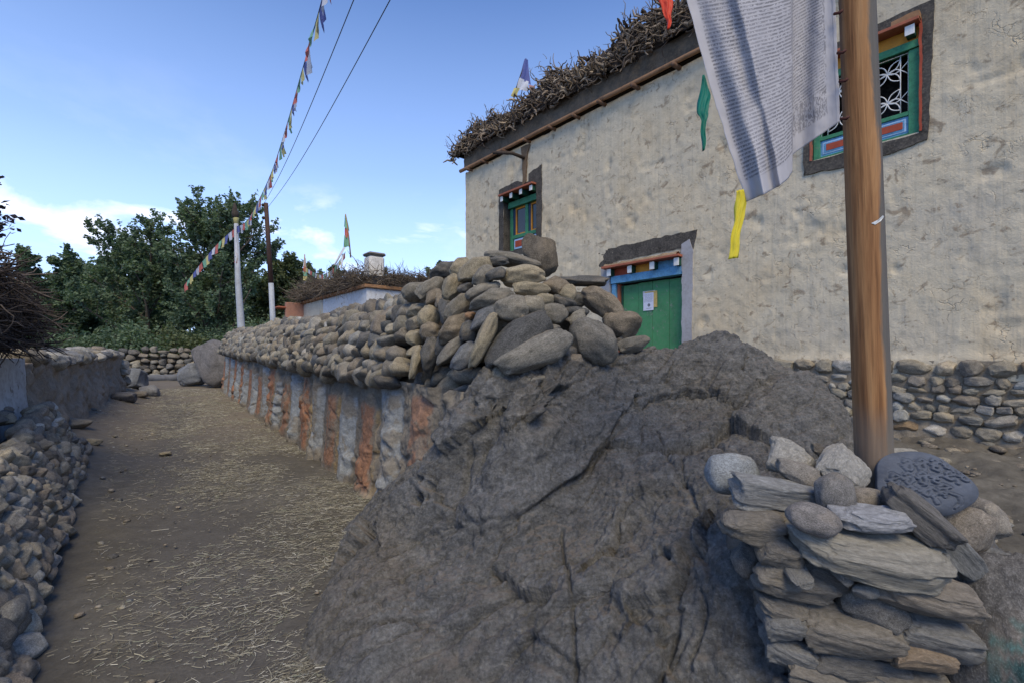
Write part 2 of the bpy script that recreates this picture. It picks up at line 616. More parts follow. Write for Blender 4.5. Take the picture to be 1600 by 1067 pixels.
M['wire'] = plain_mat('black_wire', (0.02, 0.02, 0.022), 0.5, 0.1, 3, 0)
M['bark'] = plain_mat('tree_bark', (0.10, 0.085, 0.07), 0.95, 0.35, 5, 0.8, 0.3)
M['paper'] = None

gm, gt_, gb = newmat('window_glass')
gb.inputs['Base Color'].default_value = (0.02, 0.025, 0.025, 1)
gb.inputs['Roughness'].default_value = 0.08
gb.inputs['Specular IOR Level'].default_value = 0.6
M['glass'] = gm


def leaf_mat(name, c1, c2):
    m, t, b = newmat(name)
    base = N(t, 'ShaderNodeVertexColor', _layer_name='tint').outputs[0]
    c = mixc(t, base, c1, c2)
    L(t, c, b.inputs['Base Color'])
    b.inputs['Roughness'].default_value = 0.6
    tr = N(t, 'ShaderNodeBsdfTranslucent')
    L(t, mixc(t, 1.0, c, (1.3, 1.5, 0.7), 'MULTIPLY'), tr.inputs[0])
    ms = N(t, 'ShaderNodeMixShader')
    ms.inputs[0].default_value = 0.3
    L(t, b.outputs[0], ms.inputs[1])
    L(t, tr.outputs[0], ms.inputs[2])
    L(t, ms.outputs[0], [n for n in t.nodes if n.type == 'OUTPUT_MATERIAL'][0].inputs[0])
    return m


M['leaf'] = leaf_mat('dark_leaves', (0.072, 0.112, 0.080), (0.150, 0.205, 0.118))
M['leaf_olive'] = leaf_mat('olive_leaves', (0.070, 0.100, 0.058), (0.14, 0.165, 0.085))
M['leaf_purple'] = leaf_mat('dusky_leaves', (0.018, 0.016, 0.024), (0.035, 0.028, 0.042))

# ------------------------------------------------------------------ layout lines
WD = Vector((-0.7355, 1.0, 0)).normalized()      # mani wall runs this way, away from the camera
WN = Vector((-WD.y, WD.x, 0))                    # its painted side faces the path (left)
W0 = Vector((-1.52, 5.5, 0))                     # painted foot of the wall where the boulder starts to hide it
KT = math.hypot(0.7355, 1.0)                     # metres along the wall per metre of depth


def ground_z(x, y):
    u = ((x - W0.x) * WD.x + (y - W0.y) * WD.y)
    q = (x - W0.x) * -WN.x + (y - W0.y) * -WN.y       # >0 on the house side
    z = 0.0275 * np.clip(u, -1, 18)
    z = z + 0.48 * sstep(0.6, 2.6, q) * sstep(-9, -3, u + 6)
    # dirt bank along the left walls
    ql = -q
    z = z + 0.28 * sstep(2.15, 3.2, ql) * sstep(0.5, 3.5, u)
    return z


def gz(x, y):
    return float(ground_z(np.array([x]), np.array([y]))[0])


# ------------------------------------------------------------------ ground sheet
def build_ground():
    def axis(lo, hi, n, far):
        a = np.linspace(lo, hi, n)
        step = a[1] - a[0]
        out = [a]
        left, right, s = [], [], step
        x0, x1 = lo, hi
        while x1 < far:
            s *= 1.22
            x1 += s
            x0 -= s
            right.append(x1)
            left.append(x0)
        return np.concatenate([left[::-1], a, right])
    xs = axis(-9.0, 8.0, 560, 3000)
    ys = axis(1.0, 17.0, 480, 3000)
    X, Y = np.meshgrid(xs, ys, indexing='ij')
    x, y = X.ravel(), Y.ravel()
    z = ground_z(x, y)
    p = np.stack([x, y, x * 0], 1)
    near = 1 - sstep(15, 30, np.hypot(x, y))
    u = ((x - W0.x) * WD.x + (y - W0.y) * WD.y)
    ql = (x - W0.x) * WN.x + (y - W0.y) * WN.y
    track = np.exp(-((ql - 1.75 - 0.15 * np.sin(u * .5)) / 0.45) ** 2)      # the trodden strip on the left
    rough = fbm(p * 1.3, 4, 3) * 0.035 + fbm(p * 6, 4, 9) * 0.014 + fbm(p * 21, 2, 29) * 0.005
    z = z + rough * near * (1 - 0.7 * track) - 0.02 * track * near
    z = z + (0.10 * fbm(p * 2.2, 4, 203) + .035 * fbm(p * 8, 4, 204, gain=.6)) * sstep(2.2, 3.2, -ql) * near
    c1 = np.array([0.082, 0.076, 0.064])
    c2 = np.array([0.114, 0.107, 0.092])
    ct = np.array([0.090, 0.085, 0.078])
    p_ = p * 1.0
    c2 = c2[None, :] * (1 + .25 * fbm(p_ * 14, 3, 88))[:, None]
    k = sstep(-0.4, 0.5, fbm(p * 0.9, 4, 41))[:, None]
    c = c1 * (1 - k) + c2 * k
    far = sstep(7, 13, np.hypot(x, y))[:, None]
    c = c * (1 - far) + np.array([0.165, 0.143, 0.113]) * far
    tk = (track * near)[:, None]
    c = c * (1 - .8 * tk) + ct * .8 * tk
    wild = sstep(26, 34, np.hypot(x, y))[:, None]
    c = c * (1 - wild) + np.array([0.07, 0.075, 0.045]) * wild
    me = mesh_np('ground', np.stack([x, y, z], 1), grid_faces(len(xs), len(ys)), True, c)
    ob('ground', me, M['ground'], kind='structure', label='trodden brown earth lane strewn with straw between the stone walls')


build_ground()


# ------------------------------------------------------------------ stone shapes (shared meshes)
def ico(sub):
    bm = bmesh.new()
    bmesh.ops.create_icosphere(bm, subdivisions=sub, radius=1.0)
    v = np.array([q.co[:] for q in bm.verts])
    f = np.array([[q.index for q in g.verts] for g in bm.faces])
    bm.free()
    return v, f


ICO = {k: ico(k) for k in (2, 3, 4, 5, 6)}


def stone_arrays(seed, sub=3, flat=0, rough=0.08, facet=0.25, power=2.4):
    v, f = ICO[sub]
    r = np.random.RandomState(seed)
    p = v.copy()
    # rounded-box mix so that they are not balls
    if flat:
        power = 3.6
    q = np.sign(p) * np.abs(p) ** (2.0 / power)
    q /= np.max(np.abs(q), axis=1)[:, None] ** 0.25
    kq = .85 if flat else .55
    p = (1 - kq) * p + kq * q / np.linalg.norm(q, axis=1).max()
    p = p + 0.22 * np.stack([vn(v * 0.9 + 11 * seed + k * 7.7, seed + k) for k in range(3)], 1)
    for k in range(7 if not flat else 12):
        n = r.normal(size=3)
        n /= np.linalg.norm(n)
        d = max(.93, abs(n[0])) if flat and abs(n[0]) > .55 else r.uniform(0.62, 0.92) if not flat else r.uniform(0.62, 0.95)
        t = p @ n - d
        p = p - np.maximum(t, 0)[:, None] * n * (facet if not flat else 0.9)
    p = p * (1 + rough * fbm(v * 2.2 + seed * 3.1, 4 if sub > 3 else 2, seed)[:, None])
    if flat and sub >= 4:
        # layered broken edges
        lay = np.floor((p[:, 2] * 4.5 + 0.5 * vn(p * 1.5, seed)))
        off = (_hash(lay.astype(np.int64), lay.astype(np.int64) * 3, lay.astype(np.int64) * 0, seed) / 4294967295.0 - .5)
        p[:, :2] *= (1 + 0.13 * off)[:, None]
        p = p * (1 + 0.05 * fbm(p * 6, 3, seed + 5)[:, None])
    p -= (p.max(0) + p.min(0)) / 2
    p /= (p.max(0) - p.min(0)) / 2
    return p, f


def stone_meshes(n, seed0, mat, **kw):
    out = []
    for i in range(n):
        v, f = stone_arrays(seed0 + i, **kw)
        me = mesh_np('stone', v, f, True)
        me.materials.append(mat)
        out.append(me)
    return out


COB = stone_meshes(14, 100, M['stone'], sub=3, rough=0.15, facet=0.8)
COBH = stone_meshes(12, 200, M['stone'], sub=4, rough=0.16, facet=0.8)
SLAB = stone_meshes(10, 300, M['slate'], sub=5, flat=1, rough=0.14)
ROUND = stone_meshes(4, 520, M['stone'], sub=4, rough=0.06, facet=0.25, power=2.1)
ROUGH = stone_meshes(8, 400, M['slate'], sub=4, flat=1, rough=0.2)
COBA = [stone_arrays(100 + i, sub=3, rough=0.10, facet=0.6) for i in range(8)]
COBL = [stone_arrays(100 + i, sub=2, rough=0.10, facet=0.6) for i in range(8)]

TAN, GREY, DARK, BROWN, PALE, BLUE = (0.27, 0.235, 0.165), (0.19, 0.177, 0.148), (0.095, 0.094, 0.09), (0.19, 0.16, 0.12), (0.32, 0.305, 0.26), (0.13, 0.137, 0.145)


def tone(weights=(4, 5, 2, 3, 1, 1)):
    c = R.choices((TAN, GREY, DARK, BROWN, PALE, BLUE), weights)[0]
    k, wm = R.uniform(0.75, 1.2), R.uniform(-.04, .04)
    g = sum(c) / 3
    c = [a * .75 + g * .25 for a in c]
    return (min(.6, c[0] * k * (1 + wm)), min(.6, c[1] * k), min(.6, c[2] * k * (1 - wm)))


def frame(e1, e3):
    """matrix with x=e1 (long axis), z=e3 (outward)"""
    e1 = e1.normalized()
    e3 = (e3 - e1 * e3.dot(e1)).normalized()
    e2 = e3.cross(e1)
    return Matrix(((e1.x, e2.x, e3.x, 0), (e1.y, e2.y, e3.y, 0), (e1.z, e2.z, e3.z, 0), (0, 0, 0, 1)))


def mat4(loc, fr, sc):
    return Matrix.Translation(loc) @ fr @ Matrix.Diagonal((sc[0], sc[1], sc[2], 1))


class Mass:
    def __init__(self, arrs):
        self.a, self.v, self.f, self.c, self.n = arrs, [], [], [], 0

    def add(self, m, col):
        v, f = self.a[R.randrange(len(self.a))]
        mm = np.array(m)
        vv = v @ mm[:3, :3].T + mm[:3, 3]
        self.v.append(vv)
        self.f.append(f + self.n)
        self.c.append(np.tile(col, (len(v), 1)))
        self.n += len(v)

    def build(self, name, mat, parent=None, **kw):
        if not self.v:
            return None
        me = mesh_np(name, np.vstack(self.v), np.vstack(self.f), True, np.vstack(self.c))
        return ob(name, me, mat, parent, kind='stuff', **kw)


# ------------------------------------------------------------------ the great boulder
def build_boulder():
    C = [  # px, py, depth
        (1130, 532, 4.6), (1060, 545, 4.6), (1190, 548, 4.5), (1240, 592, 4.3), (1290, 644, 3.9), (1320, 696, 3.5),
        (1000, 566, 4.3), (950, 586, 4.05), (900, 592, 3.75), (840, 597, 3.55), (795, 606, 3.42), (760, 636, 3.62), (700, 688, 4.08), (650, 740, 4.52), (600, 778, 5.12),
        (572, 815, 4.5), (540, 870, 3.75), (512, 930, 3.15), (500, 985, 2.8), (540, 1035, 2.5), (660, 1062, 2.36), (760, 1068, 2.32),
        (900, 700, 3.5), (1000, 650, 3.95), (1100, 620, 4.1), (1200, 680, 3.6), (850, 800, 3.1), (700, 850, 3.2), (620, 850, 3.35), (600, 950, 2.78), (700, 960, 2.62),
        (780, 730, 3.5), (560, 930, 2.95), (850, 950, 2.5), (900, 1040, 2.25), (1000, 830, 2.85), (1000, 1000, 2.22), (1100, 750, 2.85), (1100, 850, 2.45), (1150, 920, 2.12), (1190, 1040, 1.98), (1080, 1040, 2.08),
        (1000, 740, 3.25), (1220, 760, 2.9)]
    pts = [tuple(P(*c)) for c in C]
    pts += [(-2.2, 5.2, -.3), (-1.8, 4.0, -.4), (-1.55, 3.1, -.42), (-1.22, 2.45, -.4), (-0.7, 2.1, -.3), (0, 1.95, -.2), (.7, 1.8, -.15), (1.2, 1.65, -.15), (2, 1.5, -.3),
            (-1.4, 6.0, -.3), (0, 5.2, .5), (1, 5.8, .4), (2.2, 6.0, .35), (3.2, 5.2, .3), (3.2, 4, .25), (3.1, 3, .2), (2.9, 2, .1)]
    pts = np.array(pts)
    A = pts[:, :2]

    def phi(r2):
        return 0.5 * r2 * np.log(r2 + 1e-9)
    n = len(A)
    D = ((A[:, None, :] - A[None, :, :]) ** 2).sum(-1)
    K = np.zeros((n + 3, n + 3))
    K[:n, :n] = phi(D) + np.eye(n) * 0.004
    K[:n, n] = 1
    K[:n, n + 1:] = A
    K[n, :n] = 1
    K[n + 1:, :n] = A.T
    wts = np.linalg.solve(K, np.concatenate([pts[:, 2], [0, 0, 0]]))
    nx, ny = 760, 680
    xs = np.linspace(-2.0, 3.1, nx)
    ys = np.linspace(1.6, 5.9, ny)
    X, Y = np.meshgrid(xs, ys, indexing='ij')
    q = np.stack([X.ravel(), Y.ravel()], 1)
    z = wts[n] + q @ wts[n + 1:]
    for i in range(n):
        z = z + wts[i] * phi(((q - A[i]) ** 2).sum(1))
    Z = z.reshape(nx, ny)
    # normals of the smooth shape
    gx = np.gradient(Z, xs, axis=0)
    gy = np.gradient(Z, ys, axis=1)
    nrm = np.stack([-gx, -gy, np.ones_like(Z)], -1)
    nrm /= np.linalg.norm(nrm, axis=-1)[..., None]
    nn = nrm.reshape(-1, 3)
    v = np.stack([X.ravel(), Y.ravel(), z], 1)
    # folded strata dipping to the lower left, broken blocks, open joints
    warp = v + 0.10 * np.stack([fbm(v * 1.1, 3, 51), fbm(v * 1.1, 3, 61), fbm(v * 1.1, 3, 71)], 1)
    ax = np.array([0.80, 0.25, 0.54])
    ax /= np.linalg.norm(ax)
    bx = np.cross(ax, [0, 1, 0.3])
    bx /= np.linalg.norm(bx)
    cx = np.cross(ax, bx)
    s = np.stack([warp @ ax * 0.75, warp @ bx * 2.4, warp @ cx * 1.5], 1)
    d = 0.055 * fbm(s * 1.0, 5, 5, ridge=True) + .018 * fbm(v * 11, 4, 555, ridge=True, gain=.6)
    def facets(q, seed, amp, tight):
        i0 = np.floor(q).astype(np.int64)
        best = np.full(len(q), 9.0)
        sec = np.full(len(q), 9.0)
        val = np.zeros(len(q))
        for dx in (-1, 0, 1):
            for dy in (-1, 0, 1):
                for dz_ in (-1, 0, 1):
                    c_ = i0 + np.array([dx, dy, dz_])
                    h_ = [_hash(c_[:, 0], c_[:, 1], c_[:, 2], seed + k_) / 4294967295.0 for k_ in range(6)]
                    off = q - (c_ + np.stack(h_[:3], 1))
                    dist = np.linalg.norm(off, axis=1)
                    tl_ = (off * (np.stack(h_[3:], 1) - .5)).sum(1)
                    nr_ = dist < best
                    sec = np.where(nr_, best, np.minimum(sec, dist))
                    val = np.where(nr_, tl_ + .25 * (h_[3] - .5), val)
                    best = np.where(nr_, dist, best)
        return amp * val - amp * .10 * (1 - sstep(0, tight, sec - best)) * sstep(-.1, .3, vn(q * .6, seed + 9))
    d += facets(s * 1.0 + .10 * fbm(v * 6, 3, 12)[:, None], 401, .21, .03)
    d += facets(s * 2.5 + .14 * fbm(v * 9, 3, 13)[:, None], 421, .07, .05) * (.4 + .6 * sstep(-.2, .3, vn(v * 1.1, 14)))
    d += facets(s * 6.5 + .2 * fbm(v * 20, 2, 14)[:, None], 441, .022, .08)
    f1, e1, c1 = worley(s * 0.95, 8)
    d += 0.02 * (c1 - 0.5) * sstep(0, 0.4, e1) - 0.016 * (1 - sstep(0.0, 0.06, e1)) * sstep(.0, .4, fbm(v * 1.3, 2, 9))
    f1, e2, c2 = worley(s * 3.6 + 5, 18)
    d += 0.028 * (c2 - 0.5) * sstep(0, 0.35, e2) - 0.006 * (1 - sstep(0.0, 0.08, e2))
    # terraced layers
    lay = (warp @ cx) * 9 + 0.8 * fbm(v * 1.4, 3, 33)
    d += 0.018 * (np.abs((lay % 1) - .5) * 2) ** 2 * sstep(-.1, .4, fbm(v * 0.8, 2, 44))
    d += 0.022 * fbm(v * np.array([5, 5, 7]), 6, 77, gain=.62) + 0.016 * (fbm(s * 3.0, 5, 177, ridge=True, gain=.6) - .2)
    lay2 = (warp @ cx) * 30 + 1.5 * fbm(v * 3, 3, 35)
    d += 0.012 * np.abs((lay2 % 1) - .5) * sstep(-.2, .3, fbm(v * 1.7, 2, 46))
    d += 0.011 * fbm(v * 26, 3, 78, gain=.6)

    # creases running up to the right, broken here and there, with fanning cross joints
    cu = np.stack([warp @ ax * 0.55, warp @ bx * 2.6, warp @ cx * 2.6], 1)
    for (sc_, wd_, dp_, sd_) in ((1.0, .05, .045, 301), (2.1, .055, .024, 311), (4.3, .06, .009, 321)):
        nv_ = vn(cu * sc_ + sd_, sd_) + .35 * vn(cu * sc_ * 2.3, sd_ + 1)
        d -= dp_ * np.exp(-(nv_ / wd_) ** 2) * sstep(-.25, .25, fbm(v * 1.2, 2, sd_ + 2))
        d += dp_ * 1.1 * np.maximum(nv_, 0) ** .8
    nv_ = vn(v * np.array([2.2, 2.2, .8]) + .15 * warp, 341)
    d -= .022 * np.exp(-(nv_ / .035) ** 2) * sstep(.0, .35, fbm(v * 1.4, 2, 342))

    # the long upright joints in the front face
    def joint(p0, p1, w_, dep):
        nonlocal d
        a, b_ = np.array(P(*p0))[[0, 2]], np.array(P(*p1))[[0, 2]]
        pt = v[:, [0, 2]] + 0.03 * np.stack([vn(v * 5, 91), vn(v * 5, 92)], 1)
        t = np.clip(((pt - a) @ (b_ - a)) / ((b_ - a) @ (b_ - a)), 0, 1)
        dist = np.linalg.norm(pt - (a + t[:, None] * (b_ - a)), axis=1)
        d = d - dep * np.exp(-(dist / w_) ** 2) * (v[:, 1] < 4.2)
    joint((888, 850, 2.8), (893, 1060, 2.3), 0.010, 0.045)
    joint((1055, 700, 3.3), (1050, 830, 2.8), 0.008, 0.03)
    joint((1062, 880, 2.5), (1082, 1040, 2.1), 0.008, 0.03)
    joint((735, 690, 3.7), (725, 760, 3.5), 0.02, 0.06)
    # a small hollow
    hc = np.array(P(970, 950, 2.42))
    d -= 0.07 * np.exp(-((v[:, 0] - hc[0]) ** 2 + (v[:, 2] - hc[2]) ** 2 * 2.2) / 0.0011)
    low = sstep(-0.05, 0.25, z)
    d = d * (0.35 + 0.65 * low)
    v = v + nn * d[:, None]
    me = mesh_np('boulder', v, grid_faces(nx, ny), True)
    o = ob('boulder', me, M['boulder'])
    tag(o, 'huge dark grey creased boulder filling the middle foreground', 'boulder')


build_boulder()


# ------------------------------------------------------------------ mani wall
MW = thing('mani_wall', 'long prayer wall with orange and white painted stripes under a heap of river cobbles', 'wall', (W0.x, W0.y, 0))
MW.rotation_euler = (0, 0, math.atan2(WD.y, WD.x))
# local x = away along the wall, local y = outward to the path (WN), z up
U0, U1 = -2.34, 12.1 * KT
THK = 1.35


def ledge(u):
    return 1.36 + 0.031 * u


def build_mani_face():
    nu, nv = 1500, 130
    us = U0 + (U1 - U0) * (np.linspace(0, 1, nu) ** 1.35)
    vs = np.linspace(0, 1, nv)
    Ug, Vg = np.meshgrid(us, vs, indexing='ij')
    u, v = Ug.ravel(), Vg.ravel()
    base = 0.0275 * np.clip(u, -1, 18) - 0.12
    top = ledge(u) + 0.02
    z = base + (top - base) * v
    per = 1.15 * KT
    ph = ((u / KT + 0.9) / 1.15)
    p = np.stack([u, z * .5, z * 0], 1)
    ph = ph + 0.055 * fbm(np.stack([u, z * .9, z * 0], 1) * 1.5, 3, 3) + 0.006 * fbm(p * 9, 2, 4)
    ci = np.floor(ph + 0.25)
    f = ph - np.floor(ph)
    q = np.stack([u, z, z * 0 + 3], 1)
    ed = 0.045 * fbm(q * 14, 4, 6, gain=.65)
    fo = f + ed
    # bulging ribs with channels between them
    bul = np.maximum(np.cos((f) * 2 * np.pi) * 0.6 + 0.1, 0) + np.maximum(np.cos((f - 0.53) * 2 * np.pi * 1.6), 0) * (np.abs(f - .53) < .25)
    y = 0.11 * bul
    f1, e1, c1 = worley(np.stack([u * 3.2, z * 3.6, z * 0], 1), 70)
    lump = sstep(0.1, 0.55, fbm(q * 1.3, 2, 80) + 0.75 * (0.55 - v) + .1)
    uplump = sstep(0.82, 0.98, v + 0.1 * fbm(q * 3, 2, 5))
    y = y * (1 - uplump * .7) + np.maximum(lump * .55, uplump) * 0.075 * sstep(0.02, 0.4, e1) * (0.5 + c1)
    y += 0.020 * fbm(q * 2.5, 4, 90) + 0.013 * fbm(q * 13, 4, 95, gain=.6) + 0.006 * fbm(q * 40, 2, 97)
    y -= 0.03 * (1 - sstep(0, .05, worley(q * np.array([2.2, 1.1, 1]) + 3, 99)[1])) * sstep(0, .3, fbm(q * 2, 2, 98))
    y += 0.10 * (1 - v) ** 2       # battered foot
    y -= 0.05
    # colours
    mud = np.array([0.185, 0.165, 0.135])
    c = np.tile(mud, (len(u), 1)) * (1 + 0.25 * fbm(q * 2, 3, 14))[:, None]
    r_ = [np.random.RandomState(5 + i).rand(3) for i in range(80)]
    cidx = (ci.astype(int) + 10) % 80
    rv = np.array(r_)[cidx]
    orange = np.array([0.285, 0.140, 0.080])
    ochre = np.array([0.31, 0.22, 0.105])
    white = np.array([0.255, 0.285, 0.31])
    worn = sstep(-0.12, 0.12, fbm(q * 4.2, 5, 24, gain=.72) + 0.08)
    vtop = 0.84 + 0.26 * (rv[:, 0] - .5)
    vm = sstep(-.02, .03, vtop - v + 0.05 * fbm(q * 5, 3, 15)) * sstep(0.0, 0.12, v + 0.12 * fbm(q * 4, 3, 16) - 0.08)

    def lay_(mask, col, k):
        nonlocal c
        mk = (mask * vm * (0.22 + 0.78 * worn) * (.68 + .32 * rv[:, 2]) * k)[:, None]
        c = c * (1 - mk) + col * mk
    m_or = sstep(0.82, 0.87, fo) + (1 - sstep(0.13, 0.18, fo))
    lay_(np.clip(m_or, 0, 1), orange, 0.95)
    lay_(sstep(0.72, 0.74, fo) * (1 - sstep(0.80, 0.83, fo)) * (rv[:, 1] > .25), ochre, 0.9)
    lay_(sstep(0.33, 0.38, fo) * (1 - sstep(0.62, 0.67, fo)), white, 0.95)
    # the near end is bare mud
    bare = (1 - sstep(-1.75, -1.35, u + 0.15 * fbm(q * 3, 2, 8)))[:, None]
    c = c * (1 - bare) + mud * 1.05 * bare
    me = mesh_np('painted_face', np.stack([u, y, z], 1), grid_faces(nu, nv)[:, ::-1], True, c)
    ob('painted_face', me, M['mud'], MW)


build_mani_face()


def hpile(u):
    """height of the cobble heap above the ledge"""
    return 0.90 + 0.10 * math.sin(u * 0.9 + 1) * 0.4 - 0.16 * max(0, min(1, (u - 1) / 12)) + 0.42 * math.exp(-((u + 2.0) / 0.9) ** 2)


def build_mani_core():
    nu = 60
    us = np.linspace(U0 + 0.1, U1, nu)
    prof = [(0.0, -.05), (-0.10, 0.18), (-0.20, 0.5), (-0.36, 0.82), (-0.62, 1.0), (-0.95, 0.85), (-THK + .05, 0.2), (-THK, 0.0), (-THK, -1.5)]
    v = []
    for u in us:
        e = 1 - max(0.0, (U0 + 1.0 - u) / 1.0) ** 2 * 0.45
        for (yy, h) in prof:
            v.append((u, yy - .07 - (.14 if u < -.5 and yy > -1 else 0), ledge(u) + (h * (hpile(u) - 0.16 - (.1 if u < -.5 else 0)) * e if h > 0 else h)))
    v = np.array(v)
    v[:, 1] += 0.03 * vn(v * 2.2, 3)
    n = len(prof)
    f = grid_faces(nu, n)[:, ::-1]
    faces = [tuple(q) for q in f] + [tuple(range(0, n)), tuple(range((nu - 1) * n, nu * n))[::-1]]
    me = faces_mesh('rubble_core', v, faces, True, np.tile((0.105, 0.09, 0.072), (len(v), 1)))
    ob('rubble_core', me, M['mud'], MW)


build_mani_core()


def build_mani_cobbles():
    cand = []
    row = 0
    # unrolled section: y outwards, z height factor; rows climb the face and go over the top
    prof = [(0.07, 0.02), (0.03, 0.17), (-0.02, 0.33), (-0.07, 0.49), (-0.13, 0.65), (-0.21, 0.80), (-0.34, 0.94), (-0.53, 1.04), (-0.76, 1.02), (-0.98, 0.88), (-1.18, 0.60), (-1.32, .28)]
    for ri, (yy, h) in enumerate(prof):
        u = -2.3 + R.uniform(0, 0.1)
        while u < U1 + 0.05:
            wdt = R.uniform(0.15, 0.27) if ri < 10 else R.uniform(.2, .3)
            u += wdt * 0.5
            ht = R.uniform(0.10, 0.165)
            hh = hpile(u)
            z = ledge(u) + h * (hh - 0.06) + R.uniform(-0.02, 0.03)
            dy = R.uniform(-0.03, 0.04)
            vis = 1.0 if ri < 9 else 0.0
            if u < -.72:
                dy -= .30
                z -= .06
                if ri > 4:
                    u += wdt * 0.5
                    continue
            cand.append((u, yy + dy, z, wdt, ht, ri, vis))
            u += wdt * 0.5 + 0.005
    # near stones first
    cand.sort(key=lambda c: c[0] + (5.5 if c[6] == 0 else 0))
    mass = Mass(COBA)
    massf = Mass(COBL)
    k = 0
    for (u, y, z, wdt, ht, ri, vis) in cand:
        tilt = R.gauss(28, 16) if ri < 6 else R.gauss(12, 18)
        out = Vector((0, 1, 0.25)) if ri < 6 else (Vector((0, .45, 1)) if ri < 9 else Vector((0, -1, .6)))
        # the cobbles lean: their long axis points up and towards the camera end
        e1 = Vector((-math.cos(rad(tilt)), 0, math.sin(rad(tilt)))) + Vector((0, R.uniform(-.25, .25), 0))
        fr = frame(e1, out + Vector((R.uniform(-.3, .3), 0, R.uniform(-.3, .3))))
        big = R.uniform(0.92, 1.18)
        sc = (wdt * 0.60 * big * 1.12, ht * 0.62 * big * 1.12, R.uniform(0.11, 0.17))
        m4 = mat4(Vector((u, y, z)), fr, sc)
        c = tone((6, 5, 1.4, 4, 1.2, .3))
        if k < 235 and vis and u < 7.5:
            ob('stone', COB[R.randrange(len(COB))], None, MW, mw=m4, color=c)
            k += 1
        elif u < 6:
            mass.add(m4, c)
        else:
            massf.add(m4, c)
    mass.build('small_cobbles', M['stone_far'], MW)
    massf.build('distant_cobbles', M['stone_far'], MW)


build_mani_cobbles()

# the big named cobbles at the near end: x, y, w, h in an enlargement of the photograph (origin 640,350, scale 3.478), tilt, tone
HERO = [
    (705, 178, 225, 215, 80, (.105, .09, .07), .55), (560, 200, 310, 78, -10, GREY, .45), (180, 255, 160, 90, 22, DARK, .3), (285, 245, 115, 125, 60, TAN, .2),
    (355, 258, 205, 135, 22, TAN, .1), (405, 288, 140, 105, 50, GREY, 0), (472, 276, 110, 70, 28, DARK, 0.02), (615, 282, 245, 120, 4, TAN, 0), (230, 345, 105, 150, 80, TAN, 0.05),
    (305, 352, 90, 60, 20, DARK, .05), (662, 360, 205, 85, -3, TAN, 0), (795, 338, 150, 108, -15, BROWN, .12), (925, 310, 310, 66, -4, DARK, .2), (400, 368, 200, 85, 22, GREY, .03),
    (442, 412, 255, 108, 18, GREY, 0), (865, 378, 100, 90, 60, TAN, .05), (708, 418, 155, 78, 3, TAN, 0), (555, 465, 200, 152, 15, GREY, -.05), (757, 492, 208, 118, 6, GREY, 0),
    (1055, 437, 275, 140, -38, BROWN, .12), (915, 415, 90, 90, 0, DARK, .25), (840, 430, 140, 74, -22, DARK, .1), (268, 455, 175, 108, 45, GREY, 0), (420, 508, 220, 112, 32, BLUE, 0),
    (193, 480, 85, 140, 82, DARK, .02), (105, 505, 118, 125, 70, TAN, 0), (243, 572, 215, 135, 38, BROWN, 0), (322, 582, 95, 115, 80, DARK, .02), (590, 640, 430, 215, 33, DARK, .02),
    (403, 635, 330, 92, 68, TAN, 0), (682, 705, 440, 180, 28, GREY, -.10), (757, 575, 130, 60, 10, GREY, -.02), (995, 650, 295, 245, -28, GREY, -.12), (1155, 552, 210, 165, -5, BROWN, .05),
    (1215, 655, 185, 88, 14, GREY, .0), (832, 768, 225, 105, 20, BROWN, -.05), (900, 520, 130, 90, 20, GREY, .08), (900, 480, 150, 62, 0, DARK, .1), (110, 715, 205, 105, 82, DARK, 0),
    (190, 640, 160, 85, 75, DARK, .03), (225, 690, 210, 88, 42, GREY, 0), (300, 722, 185, 112, 52, BLUE, 0), (35, 750, 190, 60, 80, TAN, 0), (110, 582, 118, 100, 10, BROWN, 0),
    (695, 845, 130, 46, 12, GREY, -.05), (30, 622, 100, 95, 10, TAN, .03), (115, 352, 170, 95, 33, GREY, 0), (130, 400, 110, 85, 33, BROWN, 0), (168, 415, 95, 75, 60, BROWN, 0),
    (30, 370, 140, 105, 20, GREY, 0), (42, 476, 105, 78, 10, TAN, 0), (30, 550, 95, 70, 10, DARK, 0), (30, 692, 100, 62, 15, TAN, 0), (985, 590, 60, 60, 0, BROWN, .2), (800, 600, 120, 60, -20, DARK, .12),
    (480, 205, 120, 60, 5, DARK, .4), (640, 560, 90, 60, 10, DARK, .2), (330, 500, 60, 45, 0, (0.34, 0.2, 0.11), .05), (1145, 640, 60, 50, 30, DARK, .1), (560, 545, 120, 70, 10, DARK, .12)]
MWI = MW.matrix_basis.inverted() if False else (Matrix.Translation(MW.location) @ MW.rotation_euler.to_matrix().to_4x4()).inverted()


def hero_depth(px, py):
    r = (min(px, 775) - 800) / F
    t = (-1.52 - 5.5 * r) / (r + 0.7355)
    d = 5.5 + t
    if px > 775:
        d += (px - 775) * 0.0026
    return d + 0.0034 * (585 - py) - 0.02


for i, (zx, zy, zw, zh, tl, colr, back) in enumerate(HERO):
    px, py = 640 + zx / 3.478, 350 + zy / 3.478
    d = hero_depth(px, py) + back
    loc = P(px, py, d)
    k = d / F / 3.478 / 2
    view = (Vector((0, 0, EYE)) - loc).normalized()
    side = Vector((1, 0, 0))
    up = Vector((0, 0, 1))
    e1 = side * math.cos(rad(tl)) + up * math.sin(rad(tl))
    if zh > zw:
        zw, zh = zh, zw
    sc = (zw * k * 1.03, zh * k * 1.03, (zw + zh) * 0.5 * k * 0.82)
    m4 = MWI @ mat4(loc, frame(e1, Vector((view.x * .6, view.y, view.z * .4))), sc)
    kk = R.uniform(.85, 1.1)
    c = tuple(a * kk for a in colr)
    ob('stone', COBH[(i * 5) % len(COBH)], None, MW, mw=m4, color=c)


